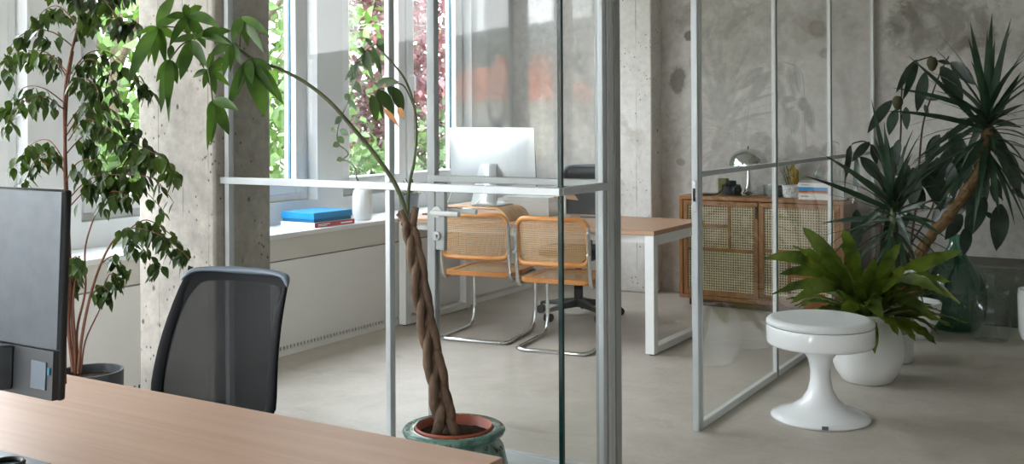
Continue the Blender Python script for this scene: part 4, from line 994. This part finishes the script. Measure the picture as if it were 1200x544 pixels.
for j in range(1, 6):
    for k in range(n): a_ = 2*PI*k/n; vs.append(mp + V((.121*j/5*math.cos(a_), .121*j/5*math.sin(a_), .34 + .016*(1-(j/5)**2) + R.uniform(-.004, .004))))
for k in range(n): fs.append((0, 1+k, 1+(k+1) % n))
for j in range(4):
    for k in range(n): a_ = 1+j*n; fs.append((a_+k, a_+(k+1) % n, a_+n+(k+1) % n, a_+n+k))
so_.add(vs, fs).build('soil', M['soil'], mt)
MD = 3.55
pth = spline([dep(525, 521, MD-.02), dep(523, 505, MD-.02), dep(517, 470, MD), dep(510, 430, MD), dep(502, 390, MD), dep(495, 350, MD), dep(489, 310, MD), dep(483, 280, MD), dep(479, 262, MD)], 14)
NB = 4
for k in range(NB):
    pts, rad = [], []; m_ = len(pth)
    for i, p in enumerate(pth):
        tt = i/(m_-1); th = 2*PI*1.9*tt + k*2*PI/NB + .4; A_ = lerp(.029, .0165, tt**.7) * (1 + .75*max(0, .18-tt)/.18)
        pts.append(p + CR*(A_*math.sin(th)) + FW*(A_*.62*math.sin(2*th + .5)) - FW*(.012*math.cos(th))); rad.append(lerp(.0195, .0118, tt**.8)*(1+.05*math.sin(i*.9+k*2)) * (1 + .3*max(0, .08-tt)/.08))
    MB().tube(pts, rad, 12).build('braided_stem', M['bark'], mt)
sb_ = MB()
for (x0, y0, x1, y1, r) in ((479, 268, 470, 246, .013), (480, 262, 466, 250, .010), (482, 270, 487, 243, .0135), (480, 268, 481, 250, .010), (478, 262, 472, 252, .009)):
    sb_.tube([dep(x0, y0, MD), dep((x0*.4+x1*.6), (y0*.4+y1*.6), MD), dep(x1, y1, MD)], [r*1.1, r, r*.92], 10)
sb_.build('cut_stub', M['bark'], mt)
s1 = spline([dep(480, 262, MD), dep(473, 240, MD), dep(462, 214, MD), dep(440, 182, MD), (dep(412, 148, MD)), dep(385, 118, MD), dep(355, 95, MD), dep(325, 80, MD), dep(300, 71, MD), dep(280, 58, MD-.02), dep(262, 47, MD-.03), dep(240, 43, MD-.03), dep(222, 40, MD)], 5)
MB().tube(s1, taper(.0085, .0035, len(s1)), 8).build('shoot', M['stem'], mt)
s2 = spline([dep(478, 262, MD), dep(478, 238, MD), dep(480, 215, MD), dep(486, 185, MD), dep(488, 150, MD), dep(484, 118, MD), dep(474, 92, MD), dep(460, 74, MD), dep(449, 62, MD)], 5)
MB().tube(s2, taper(.006, .003, len(s2)), 8).build('shoot', M['stem'], mt)
lm = MB(); pet = MB()
C8 = lambda zx, zy: (140 + zx*.331, zy*.331)
clusters = [((290.6, 71), (300, 71), [((515, 415), 22), ((582, 372), 15), ((385, 385), 12), ((540, 248), 10), ((470, 300), 12), ((420, 330), 9)]),
 ((283, 20), (281, 55), [((490, 145), 13), ((535, 135), 9), ((400, 155), 12), ((445, 125), 12), ((455, 165), 10)]),
 ((219, 19), (240, 43), [((292, 22), 10), ((355, 98), 13), ((305, 172), 13), ((200, 115), 9), ((230, 15), 9), ((165, 60), 9), ((245, 135), 15)]),
 ((184, 32), (222, 40), [((33, 300), 16), ((195, -12), 13), ((160, 212), 12), ((100, 222), 7), ((165, 228), 9), ((62, 125), 6), ((215, 60), 10)]),
 ((199, 70), (224, 46), [((146, 400), 11), ((205, 298), 10), ((130, 290), 11), ((175, 385), 7), ((185, 160), 8)]),
 ((223, 48), (232, 43), [((215, 283), 15), ((310, 238), 13), ((280, 200), 10)]),
 ((244, 82), (262, 47), [((260, 275), 11), ((340, 335), 11), ((385, 240), 11), ((390, 305), 8), ((330, 180), 8)]),
 ((249, 118), (244, 82), [((311, 530), 9), ((388, 478), 15), ((420, 390), 12), ((325, 400), 8)]),
 ((272, 52), (280, 58), [((320, 200), 11), ((385, 235), 11), ((430, 230), 10), ((300, 130), 10)]),
 ((232, 42), (240, 43), [((290, 135), 10), ((395, 110), 11), ((190, 150), 9)])]
for (cx, cy), (sx, sy), lv in clusters:
    dd = MD - .03 + R.uniform(-.12, .1); cpt = dep(cx, cy, dd); spt = dep(sx, sy, MD-.02)
    pp_ = spline([spt, spt.lerp(cpt, .5) + V((0, 0, .012)), cpt], 4); pet.tube(pp_, .0026, 6)
    lv = lv + [((R.choice(lv)[0][0] + R.uniform(-45, 45), R.choice(lv)[0][1] + R.uniform(-10, 45)), R.uniform(7, 11)) for _ in range(2)]
    for (zx, zy), w in lv:
        tip = dep(*C8(zx, zy), dd + R.uniform(-.10, .06)); L_ = (tip-cpt).length
        lm.leaf_to(cpt, tip, min(w*1.1*.331*3*MD/FPX*.95, L_*.36), .10, 8, R.uniform(-.45, .45), 'oval', .16)
pet.build('petiole', M['stem'], mt)
lm.build('leaves', M['pachira'], mt, sharp=180)
lm = MB(); K = lambda zx, zy: (380 + zx*.3672, 40 + zy*.3672)
pt2 = spline([dep(486, 128, MD), dep(475, 103, MD), dep(463, 98, MD), dep(441, 106, MD)], 5); MB().tube(pt2, .0025, 6).build('petiole', M['stem'], mt)
for (x0, y0, x1, y1, w) in ((165, 165, 238, 152, 22), (170, 178, 222, 256, 26), (152, 195, 168, 283, 22), (218, 168, 252, 252, 26), (165, 185, 190, 275, 12), (208, 160, 212, 200, 12)):
    lm.leaf_to(dep(*K(x0, y0), MD), dep(*K(x1, y1), MD + R.uniform(-.05, .04)), w*1.45*.3672*MD/FPX, .08, 8, R.uniform(-.3, .3))
lm.build('leaves', M['pachdark'], mt, sharp=180)
lm = MB()
for (x0, y0, x1, y1, w) in ((236, 235, 255, 272, 18), (190, 240, 238, 296, 14)): lm.leaf_to(dep(*K(x0, y0), MD-.02), dep(*K(x1, y1), MD-.03), w*1.3*.3672*MD/FPX, .15, 6, .5)
lm.build('withered_leaf', plain('withered_brown_leaf', 'b07a4a', .7, 0, .2, 20), mt)['label'] = 'withered brown leaf tips'

# ---- weeping fig by the window
fd = 4.28; fp = dep(106, 440, fd); fp.z = 0
fg = thing('potted_weeping_fig', 'tall weeping fig in a charcoal pot between the window and the column', 'potted plant', fp)
rimz = dep(108, 434, fd).z
MB().lathe([(0, 0), (.11, 0), (.115, .006), (.125, rimz*.6), (.128, rimz), (.118, rimz), (.112, rimz-.05), (0, rimz-.05)], fp, 48).build('pot', M['greypot'], fg, sharp=60)
MB().disc(.114, rimz-.035, fp, 32).build('soil', M['soil'], fg)
tk = MB()
for (off, pts, r) in ((0, [(86, 436), (80, 380), (79, 310), (77, 240), (76, 170), (76, 110), (82, 70), (90, 35), (97, 0), (100, -40)], .0085), (.02, [(90, 436), (84, 370), (82, 300), (79, 230), (77, 160), (80, 100), (86, 60)], .007), (-.02, [(92, 438), (96, 395), (105, 350), (118, 310), (133, 282), (150, 270)], .007), (.03, [(93, 437), (90, 390), (100, 340), (100, 290), (112, 250)], .006), (0, [(88, 438), (88, 400), (86, 350), (93, 300)], .006), (.02, [(95, 438), (100, 400), (118, 360), (122, 340)], .004)):
    s_ = spline([dep(x, y, fd+off) for x, y in pts], 5); tk.tube(s_, taper(r, r*.45, len(s_)), 8)
tk.build('trunk', M['figbark'], fg)
lm = MB(); tg = MB()
BR = [[(92, 30), (70, 8), (52, 12), (38, 30)], [(86, 55), (62, 38), (36, 36), (14, 52), (3, 85)], [(78, 84), (55, 62), (30, 60), (12, 64)], [(77, 88), (60, 66), (40, 64)], [(77, 122), (52, 104), (28, 103), (5, 128)], [(77, 130), (50, 112), (24, 122), (8, 145)], [(76, 190), (58, 165), (36, 170), (18, 195)], [(77, 205), (60, 180), (40, 190), (28, 218)],
 [(95, 20), (112, -5), (130, 10), (140, 30)], [(90, 40), (110, 20), (140, 22), (158, 28)], [(80, 90), (104, 62), (132, 64), (160, 92), (176, 104)], [(80, 100), (100, 70), (124, 80), (140, 112)], [(77, 150), (100, 122), (130, 128), (165, 160), (178, 180)], [(77, 160), (98, 134), (120, 150), (150, 170), (170, 192)], [(80, 165), (104, 140), (150, 165), (190, 185), (206, 204)], [(79, 235), (105, 210), (140, 205), (180, 210), (204, 238)], [(118, 222), (140, 212), (165, 220), (190, 245)], [(79, 245), (110, 214), (150, 190), (185, 188)],
 [(133, 282), (150, 268), (180, 272), (205, 288), (222, 304)], [(140, 275), (158, 282), (175, 300), (190, 318)], [(150, 270), (172, 258), (200, 275), (215, 290)], [(112, 250), (130, 225), (150, 230)], [(118, 310), (134, 300), (148, 318)], [(105, 350), (118, 335), (128, 342)], [(122, 340), (128, 322), (140, 325)], [(86, 330), (70, 310), (94, 300)], [(84, 60), (96, 20), (86, -10), (60, -20)], [(92, 30), (118, 0), (150, -10)], [(76, 110), (92, 92), (112, 100), (118, 130)], [(76, 215), (92, 190), (116, 190), (128, 215)], [(78, 180), (98, 160), (110, 172), (112, 200)], [(88, 400), (80, 330), (92, 318)]]
for b in BR:
    o0, o1 = R.uniform(-.05, .05), R.uniform(-.22, .22); pp_ = spline([dep(x, y, fd + lerp(o0, o1, i/(len(b)-1))) for i, (x, y) in enumerate(b)], 7)
    tg.tube(pp_, taper(.003, .0012, len(pp_)), 5)
    tot = sum((pp_[i+1]-pp_[i]).length for i in range(len(pp_)-1)); cnt = int(tot*(98 if b[0][1] < 245 else 120))
    for j in range(cnt):
        tt = R.uniform(.18, 1) if b[0][1] < 300 else R.uniform(.35, 1); k = tt*(len(pp_)-1); i = min(int(k), len(pp_)-2); p = pp_[i].lerp(pp_[i+1], k-i)
        a_ = R.uniform(0, 2*PI); sp_ = R.uniform(.15, .9); d = V((math.cos(a_)*sp_, math.sin(a_)*sp_, -R.uniform(.5, 1.1)))
        p2 = p + V((R.uniform(-.02, .02), R.uniform(-.02, .02), R.uniform(-.035, .01)))
        lm.leaf(p2, d, R.uniform(.048, .074), R.uniform(.025, .036), R.uniform(.1, .6), 5, 'x', R.uniform(.1, .35), 0, R.uniform(-1.2, 1.2))
tg.build('twigs', M['figbark'], fg); lm.build('foliage', M['ficus'], fg, sharp=180)

# ================================================================== OUTSIDE
t = NT('garden_soil_and_grass'); v = t.coord(); M['lawn'] = t.done(t.pbr(t.ramp(t.noise(v, 3, 6), [(.35, lin('565a48')), (.65, lin('7a7c68'))]), .9))
struct(BX((-120, -110, -.7), (-5.15, 90, -.6)), 'ground', M['lawn'])
def lcol(name, lo, hi, tr=.2): return leafmat(name, lo, hi, None, .5, tr)
G = {'bright': lcol('sunlit_green_leaves', '2b4517', '4f6c28'), 'mid': lcol('mid_green_leaves', '223a16', '425e24'), 'purple': lcol('purple_plum_leaves', '33161d', '602b31'), 'cyp': lcol('cypress_leaves', '34521e', '566f30')}
M['tbark'] = wood('garden_tree_bark', '4a4036', '6e6052', 2, .9, 10, .3)
def tree(label, x, y, r, h, z0, mat, n=2600, ls=.12, name='garden_tree', group='garden trees and shrubs outside the windows', cone=False, seed=1):
    rr_ = random.Random(seed); q = thing(name, label, 'tree' if name == 'garden_tree' else 'shrub', (x, y, -.6), group)
    tkm = MB(); s_ = spline([(x, y, -.6), (x+.1, y-.1, z0+.3), (x, y, z0+h*.5), (x-.05, y+.1, z0+h*.85)], 4); tkm.tube(s_, taper(.11*h/4, .02, len(s_)), 8)
    for k in range(9):
        a_ = rr_.uniform(0, 6.28); zb_ = z0 + h*rr_.uniform(.1, .6); tkm.tube(spline([(x, y, zb_), (x+r*.5*math.cos(a_), y+r*.5*math.sin(a_), zb_+h*.15), (x+r*.85*math.cos(a_), y+r*.85*math.sin(a_), zb_+h*.2)], 3), taper(.035*h/4, .008, 7), 6)
    tkm.build('trunk', M['tbark'], q)
    vs, fs = [], []; cl = [(rr_.uniform(0, 6.28), rr_.uniform(.0, 1), rr_.uniform(.3, 1)) for _ in range(46)]
    for i in range(n):
        a_, u, k = cl[i % len(cl)]; prof = (1-u)**.8 if cone else math.sin(PI*min(.97, .08+u*.9))**.6
        c = V((x + r*prof*k*math.cos(a_), y + r*prof*k*math.sin(a_), z0 + h*u)); s0 = .30*r
        p = c + V((rr_.gauss(0, s0*.7), rr_.gauss(0, s0*.7), rr_.gauss(0, s0*.6)))
        d = V((rr_.gauss(0, 1), rr_.gauss(0, 1), rr_.gauss(-.3, .8))).normalized(); sd = d.orthogonal().normalized(); sd = Matrix.Rotation(rr_.uniform(0, 6.28), 3, d) @ sd
        L_ = ls*rr_.uniform(.7, 1.3); w = L_*.3; o = len(vs); vs += [p, p + d*L_*.45 + sd*w, p + d*L_, p + d*L_*.45 - sd*w]; fs.append((o, o+1, o+2, o+3))
    MB().add(vs, fs).build('crown', G[mat], q, smooth=False)
tree('bright green leafy tree outside, seen between the fig and the column', -8.4, 6.6, 1.5, 4.2, .3, 'bright', 5200, .16, seed=2)
tree('pale green tree outside, seen just past the column edge', -9.6, 9.7, 1.5, 4.6, .2, 'bright', 4200, .16, seed=3)
tree('dark plum tree with purple leaves outside the windows', -9.3, 12.1, 1.35, 2.6, .9, 'purple', 5200, .13, seed=4)
tree('second purple plum tree, outside nearer the glass room corner', -9.4, 14.4, 1.3, 3.6, .7, 'purple', 4600, .13, seed=5)
tree('low green bush outside in front of the plum tree', -7.4, 8.95, .75, 1.2, -.2, 'mid', 1700, .12, 'garden_shrub', seed=6)
tree('pointed light green cypress outside near the desktop computer', -8.3, 12.6, .55, 2.2, .1, 'cyp', 2600, .10, cone=True, seed=7)
tree('green shrub outside, low between the two plum trees', -8.5, 11.6, .8, 1.5, -.2, 'mid', 2000, .12, 'garden_shrub', seed=8)
tree('broad green tree outside behind the fig leaves', -11.5, 4.6, 1.8, 4.6, .2, 'mid', 3600, .18, seed=9)
tree('tall green tree far outside rising above the plum leaves', -15, 17.5, 2.2, 6.5, 1.2, 'mid', 3200, .22, seed=10)
# terracotta-roofed garden house, just visible through the lower window
M['rooft'] = plain('orange_roof_tile', 'c9673f', .7, 0, .15, 6); M['rend'] = plain('cream_render', 'd9d2c2', .85, 0, .05, 2)
def house(label, x, y, w, d, h, rh, rot=0, wn=3):
    q = thing('house', label, 'house', (x, y, -.6)); q.rotation_euler = (0, 0, rot)
    MB().box((-w/2, -d/2, 0), (w/2, d/2, h)).build('walls', M['rend'], q, world=False)
    e = .3; MB().add([(-w/2-e, -d/2-e, h-.02), (w/2+e, -d/2-e, h-.02), (w/2+e, d/2+e, h-.02), (-w/2-e, d/2+e, h-.02), (-w/2*.6, 0, h+rh), (w/2*.6, 0, h+rh)], [(0,3,2,1),(0,1,5,4),(2,3,4,5),(1,2,5),(3,0,4)]).build('roof', M['rooft'], q, world=False, smooth=False)
    MB().box((w*.2, -.3, h+rh*.4), (w*.2+.6, .3, h+rh+.7)).build('chimney', M['rooft'], q, world=False)
    for s_ in (-1, 1):
        for k in range(wn):
            xx = lerp(-w/2+1, w/2-1, (k+.5)/wn); f = MB().box((xx-.5, s_*d/2-.03, 1.0), (xx+.5, s_*d/2+.03, 2.3)).build('window_frame', M['upvc'], q, world=False)
            MB().box((xx-.42, s_*(d/2+.02)-.02, 1.08), (xx+.42, s_*(d/2+.02)+.02, 2.22)).build('window_glass', plain('dark_far_window', '2c3238', .1) if 'dark_far_window' not in bpy.data.materials else bpy.data.materials['dark_far_window'], f, world=False)
house('cream house with an orange roof, seen mirrored in the glass partition', -32.5, -48, 7.5, 6, 3.2, 2.0, .35, 3)
house('second cream house with an orange roof, mirrored beside the first', -41, -57, 7.5, 6, 3.6, 2.2, .2, 3)
ob = thing('street_building', 'long grey office block with rows of windows, mirrored in the glass partition', 'building', (-56, -88, -.6)); ob.rotation_euler = (0, 0, .45)
M['obw'] = plain('grey_office_cladding', '9aa0a4', .8, 0, .05, 1)
MB().box((-40, -7, 0), (40, 7, 10.2)).build('walls', M['obw'], ob, world=False); MB().box((-40.3, -7.3, 10.2), (40.3, 7.3, 10.8)).build('roof', M['obw'], ob, world=False)
for row in range(3):
    wm = MB()
    for k in range(26): xx = -38.5 + k*3.0; wm.box((xx, 6.98, 1.2+row*3.1), (xx+2.2, 7.04, 3.2+row*3.1))
    wm.build('window_band', bpy.data.materials['dark_far_window'], ob, world=False)

# ================================================================== LIGHT, WORLD, CAMERA
wd = bpy.data.worlds.new('overcast_sky'); SC.world = wd; wd.use_nodes = True; nt = wd.node_tree; nt.nodes.clear()
o = nt.nodes.new('ShaderNodeOutputWorld'); bg = nt.nodes.new('ShaderNodeBackground'); tc = nt.nodes.new('ShaderNodeTexCoord'); sx = nt.nodes.new('ShaderNodeSeparateXYZ'); rp = nt.nodes.new('ShaderNodeValToRGB'); nz = nt.nodes.new('ShaderNodeTexNoise'); mx = nt.nodes.new('ShaderNodeMix'); mx.data_type = 'RGBA'
nt.links.new(tc.outputs['Generated'], sx.inputs[0]); nt.links.new(sx.outputs[2], rp.inputs[0]); nt.links.new(tc.outputs['Generated'], nz.inputs['Vector']); nz.inputs['Scale'].default_value = 3
e = rp.color_ramp.elements; e[0].position = .0; e[0].color = (.93, .96, 1, 1); e[1].position = .9; e[1].color = (.72, .84, 1, 1)
nt.links.new(nz.outputs['Fac'], mx.inputs[0]); nt.links.new(rp.outputs[0], mx.inputs[6]); mx.inputs[7].default_value = (1, 1, 1, 1)
nt.links.new(mx.outputs[2], bg.inputs[0]); bg.inputs[1].default_value = SKY; nt.links.new(bg.outputs[0], o.inputs[0])
sl = bpy.data.lights.new('sun', 'SUN'); sl.energy = SUN; sl.angle = math.radians(12); sl.color = (1, .95, .86)
slo = bpy.data.objects.new('sun', sl); COL.objects.link(slo); slo.location = (10, 0, 20); slo.rotation_euler = V((-.62, .25, -.75)).to_track_quat('-Z', 'Y').to_euler()
cd = bpy.data.cameras.new('camera_main'); co = bpy.data.objects.new('photo_camera', cd); COL.objects.link(co)
cd.sensor_width = 36; cd.sensor_fit = 'HORIZONTAL'; cd.lens = 36*FPX/1200; cd.shift_y = -(272-HY)/1200; cd.clip_start = .02; cd.clip_end = 500
Bk = -FW
co.matrix_world = Matrix(((CR.x, CU.x, Bk.x, EYE.x), (CR.y, CU.y, Bk.y, EYE.y), (CR.z, CU.z, Bk.z, EYE.z), (0, 0, 0, 1)))
SC.camera = co
SC.view_settings.view_transform = 'Standard'; SC.view_settings.look = 'None'; SC.view_settings.gamma = 1; SC.view_settings.use_curve_mapping = False; SC.view_settings.exposure = EXPO
SC.cycles.transparent_max_bounces = 32; SC.cycles.max_bounces = 12; SC.cycles.diffuse_bounces = 6; SC.cycles.glossy_bounces = 5; SC.cycles.sample_clamp_indirect = 8
SC.cycles.caustics_reflective = False; SC.cycles.caustics_refractive = False
